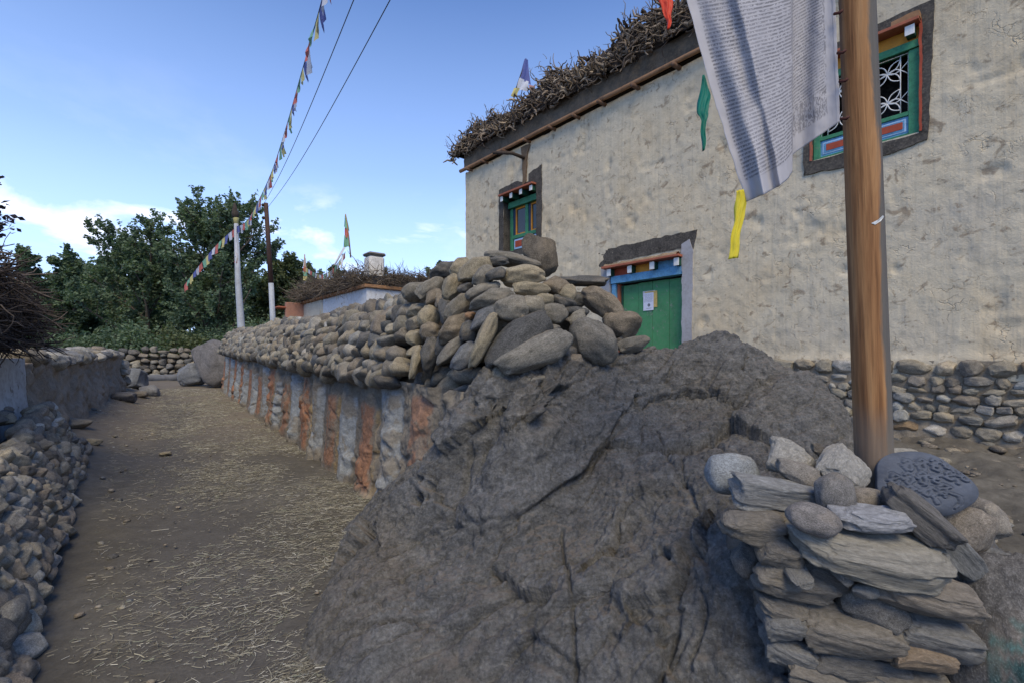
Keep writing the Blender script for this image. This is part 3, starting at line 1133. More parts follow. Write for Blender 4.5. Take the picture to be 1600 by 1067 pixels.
# ------------------------------------------------------------------ stone cairn that holds the flag pole
# (origin 1050,540, scale 2.0255): x, y, w, h, tilt, tone, depth, shape
def cplace(spec, parent=None, me=None, name='stone'):
    zx, zy, zw, zh, tl, colr, d, shp = spec
    px, py = 1050 + zx / 2.0255, 540 + zy / 2.0255
    k = d / F / 2.0255 / 2
    loc = P(px, py, d)
    e1 = Vector((math.cos(rad(tl)), -0.1, math.sin(rad(tl))))
    thick = min(zw, zh) * k
    if shp == 's':      # slab: layers lie flat, seen edge-on
        ln = Vector((-math.sin(rad(tl)), -0.45, math.cos(rad(tl))))
        fr = frame(e1, ln)
        sc = (zw * k * 1.05, max(zw * k * 0.45, 0.07), zh * k * 1.02)
        meshes = SLAB
    elif shp == 'f':    # flat face turned to the camera
        fr = frame(e1, Vector((-0.2, -1, 0.35)))
        sc = (zw * k, zh * k, thick * 0.5)
        meshes = SLAB
    else:
        fr = frame(e1, Vector((-0.15, -1, 0.4)))
        sc = (zw * k * 1.02, zh * k * 1.02, thick * 0.8)
        meshes = ROUND if shp == 'o' else COBH
    m4 = mat4(loc, fr, sc)
    return ob(name, me or meshes[R.randrange(len(meshes))], None, parent, mw=m4, color=colr)


SL1, SL2, SL3, SL4 = (0.165, 0.165, 0.16), (0.165, 0.152, 0.132), (0.105, 0.103, 0.10), (0.215, 0.22, 0.22)
CAIRN = thing('stone_cairn', 'stacked slate and mud cairn holding the wooden flag pole at lower right', 'cairn')
CS = [
    (615, 650, 480, 128, -11, (0.235, 0.225, 0.195), 1.80, 's'), (880, 655, 190, 118, -52, (.16, .165, .165), 1.88, 's'), (1022, 690, 185, 92, -18, SL1, 2.0, 's'),
    (250, 570, 195, 92, -4, SL2, 1.90, 's'), (338, 652, 130, 92, -6, SL2, 1.86, 's'), (235, 668, 95, 125, 10, SL3, 2.0, 'c'), (480, 705, 185, 86, -20, SL3, 1.86, 's'),
    (527, 702, 60, 44, -10, SL1, 1.80, 's'), (395, 748, 265, 128, -10, SL2, 1.86, 's'), (760, 772, 380, 122, -17, (0.185, 0.165, 0.14), 1.80, 's'),
    (612, 776, 82, 48, -10, SL1, 1.76, 'c'), (630, 828, 215, 135, -8, SL3, 1.84, 'c'), (350, 820, 165, 56, -16, SL2, 1.88, 's'), (350, 872, 125, 92, -4, SL1, 1.86, 's'),
    (370, 957, 160, 92, -22, SL1, 1.88, 's'), (565, 905, 320, 130, -10, SL2, 1.83, 's'), (830, 920, 262, 108, -9, SL1, 1.80, 's'), (778, 980, 212, 80, -9, (0.21, 0.165, 0.12), 1.78, 's'),
    (862, 868, 110, 34, -5, SL1, 1.84, 's'), (600, 1010, 330, 125, -8, SL3, 1.86, 's'), (470, 1040, 220, 56, -12, SL2, 1.83, 's'), (925, 1020, 130, 150, -5, SL3, 1.90, 'c'),
    (720, 1070, 300, 90, -6, SL2, 1.82, 's'), (420, 1110, 220, 90, -8, SL3, 1.86, 's'), (640, 1150, 320, 90, -6, SL1, 1.84, 's'), (860, 1120, 260, 100, -4, SL3, 1.84, 's'),
    (450, 630, 120, 60, -15, SL3, 1.92, 's'), (290, 745, 90, 60, -10, SL3, 1.95, 's'), (700, 560, 160, 60, 0, SL3, 1.96, 's'), (330, 530, 150, 40, -5, SL2, 1.96, 's'), (395, 716, 70, 26, 5, SL1, 1.80, 's')]
for sp in CS:
    cplace(sp, CAIRN)


def build_cairn_core():
    v, f = ICO[5]
    p = np.sign(v) * np.abs(v) ** 0.75
    p = p * np.array([0.36, 0.30, 0.50])
    p = p * (1 + 0.10 * fbm(p * 6, 4, 8)[:, None]) + 0.012 * fbm(p * 22, 3, 9)[:, None]
    c0 = np.array([1.30, 2.19, 0.42])
    p = p + c0
    p[:, 0] += (0.9 - p[:, 2]) * 0.12
    me = mesh_np('mud_core', p, f, True, np.tile((0.105, 0.092, 0.078), (len(p), 1)) * (1 + .3 * fbm(p * 9, 3, 2))[:, None])
    ob('mud_core', me, M['mud'], CAIRN)


build_cairn_core()

# red lead dabs left on two slabs (flat paint on the stone)
M['reddab'] = plain_mat('faded_red_dab', (0.26, 0.07, 0.035), 0.9, 0.3, 20, 0.3, 0.6, (0.17, 0.13, 0.1))

# loose stones lying on top: each one is a thing
LOOSE = [
    ((195, 405, 168, 132, -6, (0.22, 0.24, 0.255), 2.18, 'o'), 'bluish white round stone with scratched letters, leftmost on the cairn'),
    ((378, 360, 150, 118, -18, (0.30, 0.29, 0.265), 2.12, 'f'), 'pale grey angular stone next to the round bluish stone'),
    ((400, 405, 140, 78, -16, (0.20, 0.185, 0.165), 2.02, 'c'), 'low brown-grey stone leaning in front of the pale angular stone'),
    ((487, 336, 88, 50, -12, BROWN, 2.3, 'c'), 'small brown stone half hidden behind the pale angular stones'),
    ((545, 392, 165, 135, -40, (0.32, 0.31, 0.285), 2.02, 'f'), 'pale speckled triangular slab leaning on the pole foot'),
    ((515, 466, 132, 112, 88, (0.155, 0.15, 0.145), 1.86, 'o'), 'dark upright oval stone in front of the speckled triangular slab'),
    ((622, 482, 104, 68, -6, (0.20, 0.18, 0.155), 1.90, 'o'), 'small smooth brown pebble left below the carved stone'),
    ((330, 472, 270, 108, -9, SL4, 1.98, 's'), 'light grey jagged slate slab under the round bluish stone'),
    ((452, 550, 170, 98, -16, (0.175, 0.165, 0.16), 1.74, 'o'), 'smooth grey-brown oval stone lying below the jagged light slab'),
    ((625, 548, 225, 70, -4, (0.27, 0.28, 0.30), 1.78, 's'), 'flat slate with glittering white top below the small brown pebble'),
    ((790, 542, 262, 98, -38, (0.125, 0.12, 0.115), 1.80, 's'), 'dark layered slate leaning against the carved stone'),
    ((930, 582, 165, 178, -60, (0.205, 0.18, 0.15), 1.98, 'c'), 'big smooth brown boulder under the right of the carved stone'),
    ((1000, 555, 120, 130, 60, (0.22, 0.20, 0.17), 2.12, 'c'), 'rough brown stone behind the big smooth brown boulder'),
    ((735, 350, 120, 26, 0, PALE, 2.3, 's'), 'thin pale slab peeping out behind the carved stone'),
]
for sp, lab in LOOSE:
    o = cplace(sp, None, None, 'loose_stone')
    tag(o, lab, 'stone', 'loose stones lying on the cairn')


def build_carved():
    """dark oval mani stone, raised flowing letters cut in its face"""
    n = 190
    g = np.linspace(-1, 1, n)
    X, Y = np.meshgrid(g, g, indexing='ij')
    # map the square onto a disc
    x = X * np.sqrt(1 - Y * Y / 2)
    y = Y * np.sqrt(1 - X * X / 2)
    x, y = x.ravel(), y.ravel()
    r = np.sqrt(x * x + y * y)
    outl = 1 + 0.05 * np.cos(3 * np.arctan2(y, x) + .5) + 0.03 * np.cos(5 * np.arctan2(y, x))
    z = 0.16 * (1 - np.clip(r, 0, 1) ** 5) + 0.02 * fbm(np.stack([x * 2, y * 2, x * 0], 1), 3, 4)
    strokes = []

    def curve(pts, k=14):
        pts = np.array(pts, float)
        out = []
        for i in range(len(pts) - 1):
            p0, p1 = pts[max(i - 1, 0)], pts[i]
            p2, p3 = pts[i + 1], pts[min(i + 2, len(pts) - 1)]
            for t in np.linspace(0, 1, k, endpoint=False):
                out.append(0.5 * ((2 * p1) + (-p0 + p2) * t + (2 * p0 - 5 * p1 + 4 * p2 - p3) * t * t + (-p0 + 3 * p1 - 3 * p2 + p3) * t ** 3))
        out.append(pts[-1])
        strokes.append(np.array(out))
    # rows of six syllables: a head line each, hanging strokes, hooks and vowel signs
    rs = random.Random(3)
    for row, (y0, x0, x1) in enumerate(((0.58, -0.50, 0.62), (0.18, -0.86, 0.90), (-0.22, -0.88, 0.40))):
        nn_ = (4, 6, 4)[row]
        for j in range(nn_):
            cx = x0 + (x1 - x0) * (j + .5) / nn_
            wd = (x1 - x0) / nn_ * 0.40
            sk = 0.26 * cx
            y1 = y0 + sk + 0.02
            curve([(cx - wd, y1 - .07), (cx, y1 - .01), (cx + wd, y1 + 0.06)])
            k = (row * 5 + j * 3) % 4
            if k == 0:
                curve([(cx + wd * .6, y1), (cx + wd * .65, y1 - .12), (cx + wd * .1, y1 - .2), (cx - wd * .5, y1 - .14), (cx - wd * .3, y1 - .06)])
            elif k == 1:
                curve([(cx - wd * .4, y1), (cx - wd * .6, y1 - .13), (cx, y1 - .15), (cx + wd * .7, y1 - .08), (cx + wd * .8, y1 - .24)])
            elif k == 2:
                curve([(cx + wd * .2, y1), (cx + wd * .1, y1 - .1), (cx - wd * .6, y1 - .11), (cx - wd * .7, y1 - .2), (cx + wd * .2, y1 - .24)])
            else:
                curve([(cx - wd * .7, y1), (cx - wd * .6, y1 - .2)])
                curve([(cx + wd * .5, y1), (cx + wd * .4, y1 - .24), (cx - wd * .1, y1 - .2)])
            if rs.random() < 0.7:
                curve([(cx - wd * .5, y1 + .06), (cx, y1 + .13), (cx + wd * .5, y1 + .09)])
    curve([(0.12, -0.62), (0.05, -0.4), (0.25, -0.26), (0.5, -0.30), (0.62, -0.5), (0.5, -0.7)])
    curve([(-0.55, -0.5), (-0.35, -0.45), (-0.2, -0.6), (-0.35, -0.75)])
    dmin = np.full(len(x), 9.0)
    wob = 0.018 * np.stack([vn(np.stack([x * 14, y * 14, x * 0], 1), 1), vn(np.stack([x * 14, y * 14, x * 0], 1), 2)], 1)
    pt = np.stack([x, y], 1) + wob
    for s_ in strokes:
        for q in s_[::2]:
            dmin = np.minimum(dmin, np.hypot(pt[:, 0] - q[0], pt[:, 1] - q[1]))
    z += 0.036 * (1 - sstep(0.012, 0.075, dmin)) * (.55 + .45 * sstep(-.3, .2, vn(np.stack([x * 4, y * 4, x * 0], 1), 9))) * (1 - sstep(0.86, 0.97, r)) - 0.018 * np.exp(-((dmin - .06) / .02) ** 2) * (r < .9)
    v = np.stack([x * outl, y * outl, z], 1)
    m = len(v)
    # rim and back
    idx = np.arange(n * n).reshape(n, n)
    rim = np.concatenate([idx[:-1, 0], idx[-1, :-1], idx[:0:-1, -1], idx[0, :0:-1]])
    v2 = v[rim] * np.array([1.0, 1.0, 0]) + np.array([0, 0, -0.14])
    v2[:, :2] *= 0.97
    v3 = v2 * np.array([.7, .7, 1]) + np.array([0, 0, -.08])
    v = np.vstack([v, v2, v3])
    k = len(rim)
    f = [tuple(q) for q in grid_faces(n, n)]
    for i in range(k):
        j = (i + 1) % k
        f.append((rim[i], m + i, m + j, rim[j]))
        f.append((m + i, m + k + i, m + k + j, m + j))
    f.append(tuple(m + k + i for i in range(k))[::-1])
    bm = bmesh.new()
    me = faces_mesh('carved_stone', v, f, True)
    bm.from_mesh(me)
    bmesh.ops.recalc_face_normals(bm, faces=bm.faces[:])
    bm.to_mesh(me)
    bm.free()
    mt = plain_mat('blue_black_slate', (0.072, 0.085, 0.112), 0.72, 0.3, 2.5, 0.35, 0.25, (0.13, 0.14, 0.16))
    d = 1.98
    loc = P(1443, 755, d)
    fr = frame(Vector((1, -0.12, -0.10)), Vector((-0.25, -1, 0.42)))
    k_ = d / F
    o = ob('carved_stone', me, mt, None, mw=mat4(loc, fr, (72 * k_, 49 * k_, 0.2)))
    tag(o, 'blue-black oval mani stone carved with raised prayer letters beside the pole foot', 'carved stone')


build_carved()


def build_corner_boulder():
    v, f = stone_arrays(905, sub=6, rough=0.1, facet=0.5)
    fr0 = mat4(Vector((2.06, 1.86, 0.20)), frame(Vector((1, .3, -.25)), Vector((-0.3, -1, .4))), (0.46, 0.60, 0.34))
    mm = np.array(fr0)
    wv_ = v @ mm[:3, :3].T + mm[:3, 3]
    # faded teal letter strokes painted on its face
    px = 800 + wv_[:, 0] / wv_[:, 1] * F
    py = HZ - (wv_[:, 2] - EYE) / wv_[:, 1] * F
    jx = px + 3 * vn(wv_ * 30, 3)
    jy = py + 3 * vn(wv_ * 30, 4)
    m = np.zeros(len(v))
    for (ax_, ay_, bx_, by_, hw) in ((1553, 1000, 1592, 1014, 8), (1551, 1025, 1556, 1090, 9), (1570, 1034, 1600, 1044, 6), (1594, 1046, 1612, 1100, 9), (1582, 972, 1604, 982, 6), (1575, 1068, 1583, 1100, 7), (1604, 1000, 1640, 1012, 8)):
        t_ = np.clip(((jx - ax_) * (bx_ - ax_) + (jy - ay_) * (by_ - ay_)) / ((bx_ - ax_) ** 2 + (by_ - ay_) ** 2), 0, 1)
        dd_ = np.hypot(jx - ax_ - t_ * (bx_ - ax_), jy - ay_ - t_ * (by_ - ay_))
        m = np.maximum(m, 1 - sstep(hw - 1.5, hw + 1.5, dd_))
    m = (m * (.55 + .45 * sstep(-.3, .2, fbm(wv_ * 12, 3, 5))) * (wv_[:, 1] < 2.2))[:, None]
    cc = np.array([0.10, 0.096, 0.092]) * (1 - m) + np.array([0.035, 0.10, 0.10]) * m
    me = mesh_np('painted_boulder', v, f, True, cc)
    mt = stone_mat('corner_boulder_rock', attr=True, scale=1.6, speck=0.15)
    o = ob('painted_boulder', me, mt, None, mw=fr0)
    tag(o, 'dark rounded boulder with faded teal painted letters, cut by the lower right corner', 'boulder')
    return o


CB = build_corner_boulder()


# ------------------------------------------------------------------ flag pole and the big white prayer flag
POLE_D = 2.1
pb = P(1368, 775, POLE_D)
pt_ = P(1330, -260, POLE_D)


def wood_mat():
    m, t, b = newmat('old_pole_timber')
    vec = coords(t, False)
    gr = noise(t, vec, 3.0, 9, 0.62, 0.7, stretch=(7.0, 7.0, 0.35))
    fine = noise(t, vec, 26.0, 5, 0.6, 0.2, stretch=(5.0, 5.0, 0.18))
    c = ramp(t, gr, [(0.3, (0.10, 0.045, 0.018)), (0.44, (0.22, 0.105, 0.042)), (0.58, (0.32, 0.17, 0.072)), (0.75, (0.26, 0.17, 0.095))])
    c = mixc(t, 1.0, c, ramp(t, fine, [(0.3, 0.72), (0.5, 1.0), (0.7, 1.15)]), 'MULTIPLY')
    sp = N(t, 'ShaderNodeSeparateXYZ')
    L(t, vec, sp.inputs[0])
    # darker grey side at the viewer's right and grey dirty foot
    wx = mth(t, 'ADD', mth(t, 'SUBTRACT', mth(t, 'MULTIPLY', sp.outputs[0], 6.5), mth(t, 'MULTIPLY', sp.outputs[1], 4.6)), mth(t, 'MULTIPLY', noise(t, vec, 1.6, 6, .65, .5, stretch=(2, 2, .6)), 1.1))
    grey = mixc(t, gr, (0.055, 0.05, 0.046), (0.14, 0.13, 0.115))
    c = mixc(t, ramp(t, wx, [(0.80, 0), (0.90, 1)]), c, grey)
    wz = mth(t, 'ADD', sp.outputs[2], mth(t, 'MULTIPLY', noise(t, vec, 2.0, 6, .65, .5), 0.5))
    foot = mixc(t, gr, (0.10, 0.085, 0.07), (0.22, 0.185, 0.145))
    c = mixc(t, ramp(t, wz, [(0.36, 1), (0.66, 0)]), c, foot)
    kn = N(t, 'ShaderNodeTexVoronoi', Scale=2.6)
    mp = N(t, 'ShaderNodeMapping')
    mp.inputs['Scale'].default_value = (1, 1, 0.55)
    L(t, vec, mp.inputs[0])
    L(t, mp.outputs[0], kn.inputs['Vector'])
    c = mixc(t, ramp(t, kn.outputs['Distance'], [(0.02, 0.85), (0.075, 0)]), c, (0.06, 0.035, 0.02))
    L(t, c, b.inputs['Base Color'])
    b.inputs['Roughness'].default_value = 0.7
    bump(t, b, mth(t, 'ADD', gr, mth(t, 'MULTIPLY', fine, 0.7)), 0.6, 0.006)
    return m


M['pole'] = wood_mat()


def build_pole():
    n, s = 70, 40
    t = np.linspace(0, 1, n)
    hgt = (pt_ - pb).length
    rad0, rad1 = 0.0715, 0.066
    v = []
    for i in range(n):
        zz = t[i] * hgt
        r0 = rad0 + (rad1 - rad0) * t[i]
        if zz < .16:
            r0 *= 0.72 + 0.28 * sstep(-.05, .16, zz)
        a = np.arange(s) / s * 2 * np.pi
        cs = np.stack([np.cos(a) * 2, np.sin(a) * 2, np.full(s, zz * 0.7)], 1)
        rr = r0 * (1 + 0.012 * fbm(cs, 3, 5)) * (1 - 0.02 * (np.cos(a) > .55))
        v.append(np.stack([rr * np.cos(a), rr * np.sin(a), np.full(s, zz)], 1))
    v = np.vstack(v)
    f = []
    for i in range(n - 1):
        for j in range(s):
            k = (j + 1) % s
            f.append((i * s + j, i * s + k, (i + 1) * s + k, (i + 1) * s + j))
    f.append(tuple(range(s))[::-1])
    f.append(tuple(range((n - 1) * s, n * s)))
    me = faces_mesh('flag_pole', v, f, True)
    o = ob('flag_pole', me, M['pole'])
    q = (pt_ - pb).to_track_quat('Z', 'Y')
    o.matrix_basis = Matrix.Translation(pb) @ (pt_ - pb).normalized().rotation_difference(Vector((0, 0, 1))).inverted().to_matrix().to_4x4()
    tag(o, 'thick weathered round timber flag pole standing in the cairn', 'flag pole')
    # a torn scrap of tape
    me2 = faces_mesh('tape_scrap', [(-.025, -.066, 0), (.0, -.0725, .012), (.022, -.069, .03), (.03, -.066, .026), (.012, -.0715, .006), (-.012, -.0705, -.008)], [(0, 5, 4, 3, 2, 1)], False)
    ob('tape_scrap', me2, plain_mat('silver_tape', (0.5, 0.53, 0.55), .3, .2, 30, .3, .2), o, loc=(0, 0, (pb.z * 0 + 1.16)))
    return o


POLE = build_pole()


def cloth_print_mat():
    m, t, b = newmat('printed_white_cotton')
    uvn = N(t, 'ShaderNodeTexCoord')
    sp = N(t, 'ShaderNodeSeparateXYZ')
    L(t, uvn.outputs['UV'], sp.inputs[0])
    u, v = sp.outputs[0], sp.outputs[1]
    rows = mth(t, 'MULTIPLY', mth(t, 'ADD', v, mth(t, 'MULTIPLY', u, 0.035)), 96.0)
    fr = mth(t, 'FRACT', rows)
    rowi = mth(t, 'FLOOR', rows)
    cb = N(t, 'ShaderNodeCombineXYZ')
    L(t, mth(t, 'MULTIPLY', u, 120.0), cb.inputs[0])
    L(t, mth(t, 'MULTIPLY', rowi, 3.7), cb.inputs[1])
    L(t, mth(t, 'MULTIPLY', fr, 1.6), cb.inputs[2])
    nn = N(t, 'ShaderNodeTexNoise', Scale=1.0, Detail=1.5)
    L(t, cb.outputs[0], nn.inputs['Vector'])
    glyph = ramp(t, nn.outputs[0], [(0.40, 0), (0.47, 1)])
    # head line of the letters, then hanging strokes
    body = ramp(t, fr, [(0.0, 0), (0.12, 0), (0.2, 0.75), (0.66, 1.0), (0.74, 0)])
    head = ramp(t, fr, [(0.56, 0), (0.60, 0.9), (0.68, 0.9), (0.72, 0)])
    ink = mth(t, 'MAXIMUM', mth(t, 'MULTIPLY', glyph, body), mth(t, 'MULTIPLY', head, 0.75))
    # printed block: margins at hem and outer edge
    mu = mth(t, 'MULTIPLY', ramp(t, u, [(0.115, 0), (0.12, 1)]), ramp(t, u, [(0.945, 1), (0.95, 0)]))
    mv = ramp(t, v, [(0.05, 0), (0.055, 1)])
    blk = mth(t, 'MULTIPLY', mu, mv)
    # picture panels at the foot near the pole
    pnl = mth(t, 'MULTIPLY', ramp(t, u, [(0.50, 1), (0.505, 0)]), ramp(t, v, [(0.14, 1), (0.145, 0)]))
    pn = N(t, 'ShaderNodeTexNoise', Scale=60.0, Detail=3.0, Distortion=1.5)
    L(t, uvn.outputs['UV'], pn.inputs['Vector'])
    pict = ramp(t, pn.outputs[0], [(0.48, 0), (0.53, 0.9)])
    bar = mth(t, 'FRACT', mth(t, 'MULTIPLY', u, 8.0))
    pict = mth(t, 'MAXIMUM', pict, ramp(t, bar, [(0.0, 1), (0.05, 1), (0.06, 0), (0.97, 0), (0.99, 1)]))
    inkm = mixc(t, pnl, ink, pict)
    # side strip of big letters
    strip = mth(t, 'MULTIPLY', ramp(t, u, [(0.14, 1), (0.145, 0)]), 1.0)
    bn = N(t, 'ShaderNodeTexNoise', Scale=38.0, Detail=1.0, Distortion=2.0)
    L(t, uvn.outputs['UV'], bn.inputs['Vector'])
    inkm = mixc(t, strip, inkm, ramp(t, bn.outputs[0], [(0.5, 0), (0.54, 0.9)]))
    fade = ramp(t, noise(t, uvn.outputs['UV'], 6, 5, .6), [(0.3, 0.45), (0.7, 0.95)])
    fac = mth(t, 'MULTIPLY', mth(t, 'MULTIPLY', mth(t, 'MULTIPLY', inkm, blk), fade), 0.85)
    wv = noise(t, uvn.outputs['UV'], 5, 6, .6)
    clothc = mixc(t, wv, (0.44, 0.45, 0.51), (0.60, 0.59, 0.61))
    c = mixc(t, fac, clothc, (0.07, 0.07, 0.09))
    L(t, c, b.inputs['Base Color'])
    b.inputs['Roughness'].default_value = 0.85
    tr = N(t, 'ShaderNodeBsdfTranslucent')
    L(t, c, tr.inputs[0])
    ms = N(t, 'ShaderNodeMixShader')
    ms.inputs[0].default_value = 0.3
    L(t, b.outputs[0], ms.inputs[1])
    L(t, tr.outputs[0], ms.inputs[2])
    L(t, ms.outputs[0], [n for n in t.nodes if n.type == 'OUTPUT_MATERIAL'][0].inputs[0])
    bn2 = N(t, 'ShaderNodeTexNoise', Scale=9.0, Detail=6.0)
    L(t, uvn.outputs['UV'], bn2.inputs['Vector'])
    bump(t, b, bn2.outputs[0], 0.35, 0.02)
    return m


FLAG = thing('prayer_flag', 'large white printed prayer flag hanging beside the timber pole', 'prayer flag', tuple(pb))


def floc(p):
    return Vector(p) - pb


def build_flag():
    nu, nv = 170, 190
    us = np.linspace(0, 1, nu)
    vs = np.linspace(0, 1, nv)
    bu = [0, .22, .42, .455, .50, .56, .64, .8, 1.0]
    bx = [1313, 1277, 1243, 1238, 1239, 1231, 1218, 1194, 1166]
    by = [190, 214, 238, 243, 268, 281, 291, 304, 316]
    tu = [0, .22, .42, .455, .50, .56, .64, .8, 1.0]
    tx = [1294, 1268, 1243, 1240, 1234, 1198, 1152, 1090, 1018]
    ty = [-260] * 9
    # depth offsets: the rear panel near the pole, then a fold that brings the loose panel forward
    dz = [0.0, 0.05, 0.09, 0.085, 0.0, -0.06, -0.10, -0.12, -0.09]
    V = np.zeros((nu, nv, 3))
    for i, u in enumerate(us):
        xb, yb = np.interp(u, bu, bx), np.interp(u, bu, by)
        xt, yt = np.interp(u, tu, tx), np.interp(u, tu, ty)
        d0 = np.interp(u, bu, dz)
        for j, v in enumerate(vs):
            x = xb + (xt - xb) * v
            y = yb + (yt - yb) * v
            # outer edge bows
            x += -22 * math.sin(v * math.pi) * max(0, (u - .45)) * 0.9
            d = POLE_D + 0.0 + d0
            d += 0.011 * math.sin(u * 21 + v * 3.0) * (u > .03) * min(1, u * 4)
            d += 0.010 * math.sin(u * 36 - v * 5 + 1.0) * min(1, max(0, (u - .46) * 6))
            d += -0.028 * math.exp(-((u - (0.80 - 0.33 * v)) / 0.05) ** 2) * (1 - v) - 0.03 * math.exp(-((u - (0.62 + 0.2 * v)) / 0.035) ** 2)
            V[i, j] = P(x, y, d)
    V = V.reshape(-1, 3)
    V += 0.004 * np.stack([fbm(V * 14, 2, 5), fbm(V * 14, 3, 6), V[:, 0] * 0], 1)
    # cloth has thickness
    uv = np.stack(np.meshgrid(us, vs, indexing='ij'), -1).reshape(-1, 2)
    V -= np.array(pb)
    me = mesh_np('cloth', V, grid_faces(nu, nv)[:, ::-1], True, None, uv)
    o = ob('cloth', me, cloth_print_mat(), FLAG)
    so_ = o.modifiers.new('thickness', 'SOLIDIFY')
    so_.thickness = 0.0015
    # ties to the pole
    for i, (px, py) in enumerate(((1302, 27), (1307, 88), (1310, 132), (1312, 190), (1300, -60), (1298, -140))):
        c = P(px + 3, py, POLE_D - 0.005)
        ts = []
        tube('tie', [floc(c + Vector((-.012, -.01, .006))), floc(c + Vector((0.0, -.03, -.004))), floc(c + Vector((.008, -.035, .004)))], 0.006, M['tie'], FLAG, 6)


M['tie'] = plain_mat('dark_red_tie', (0.07, 0.022, 0.02), .8, .2, 20, .1, .2)
build_flag()


def ribbon(name, pts, widths, m, parent, origin, pleat=0.006, sub=6):
    """a narrow strip of cloth hanging along pts, pleated, with real thickness"""
    pts = [Vector(p) for p in pts]
    n = 28
    nw = 9
    V = []
    for i in range(n):
        t = i / (n - 1) * (len(pts) - 1)
        k = min(int(t), len(pts) - 2)
        p = pts[k].lerp(pts[k + 1], t - k)
        wdt = np.interp(t, range(len(widths)), widths)
        for j in range(nw):
            a = j / (nw - 1) - .5
            V.append(p + Vector((a * wdt + .0025 * math.sin(i * .6), pleat * math.sin(a * 14 + t * 2.0) + 0.3 * abs(a) * wdt, 0.15 * a * wdt)) - origin)
    V = np.array(V)
    me = mesh_np(name, V, grid_faces(n, nw), True)
    o = ob(name, me, m, parent)
    s_ = o.modifiers.new('thickness', 'SOLIDIFY')
    s_.thickness = 0.0015
    return o


M['teal'] = plain_mat('teal_silk', (0.0, 0.14, 0.105), .55, .15, 8, .1, .1)
M['yellow'] = plain_mat('yellow_silk', (0.58, 0.50, 0.035), .55, .15, 8, .1, .1)
M['red'] = plain_mat('red_silk', (0.55, 0.045, 0.02), .55, .15, 8, .1, .1)
D2 = POLE_D - 0.1
ribbon('teal_streamer', [P(1099, 118, D2), P(1103, 150, D2), P(1098, 176, D2), P(1101, 190, D2), P(1100, 214, D2), P(1099, 236, D2)], [.006, .052, .044, .022, .020, .006], M['teal'], FLAG, pb)
ribbon('yellow_streamer', [P(1157, 297, D2), P(1160, 318, D2), P(1154, 345, D2), P(1150, 375, D2), P(1148, 404, D2)], [.03, .05, .035, .04, .042], M['yellow'], FLAG, pb)
ribbon('red_streamer', [P(1062, -60, D2), P(1047, -20, D2), P(1040, 0, D2), P(1044, 14, D2), P(1046, 30, D2), P(1044, 46, D2)], [.02, .05, .055, .045, .02, .008], M['red'], FLAG, pb)


# ------------------------------------------------------------------ the main house
HA = Vector((-1.47, 15.5, 0))
HANG = math.atan2(-0.7586, 0.6516)
HOUSE = thing('village_house', 'tall mud plastered house with black outlined windows and green plank door', 'house', tuple(HA), HANG)
ZR = 7.5


def HW(px, py):
    r = (px - 800) / F
    s = (r * 15.5 + 1.47) / (0.6516 + 0.7586 * r)
    yd = 15.5 - 0.7586 * s
    return s, EYE + (HZ - py) * yd / F


WIN1 = (1.89, 3.26, 4.62, 6.28)
DOOR = (5.71, 7.52, 1.30, 3.68)
WIN2 = (9.86, 11.23, 4.84, 6.45)
HL, HD = 15.5, 8.0


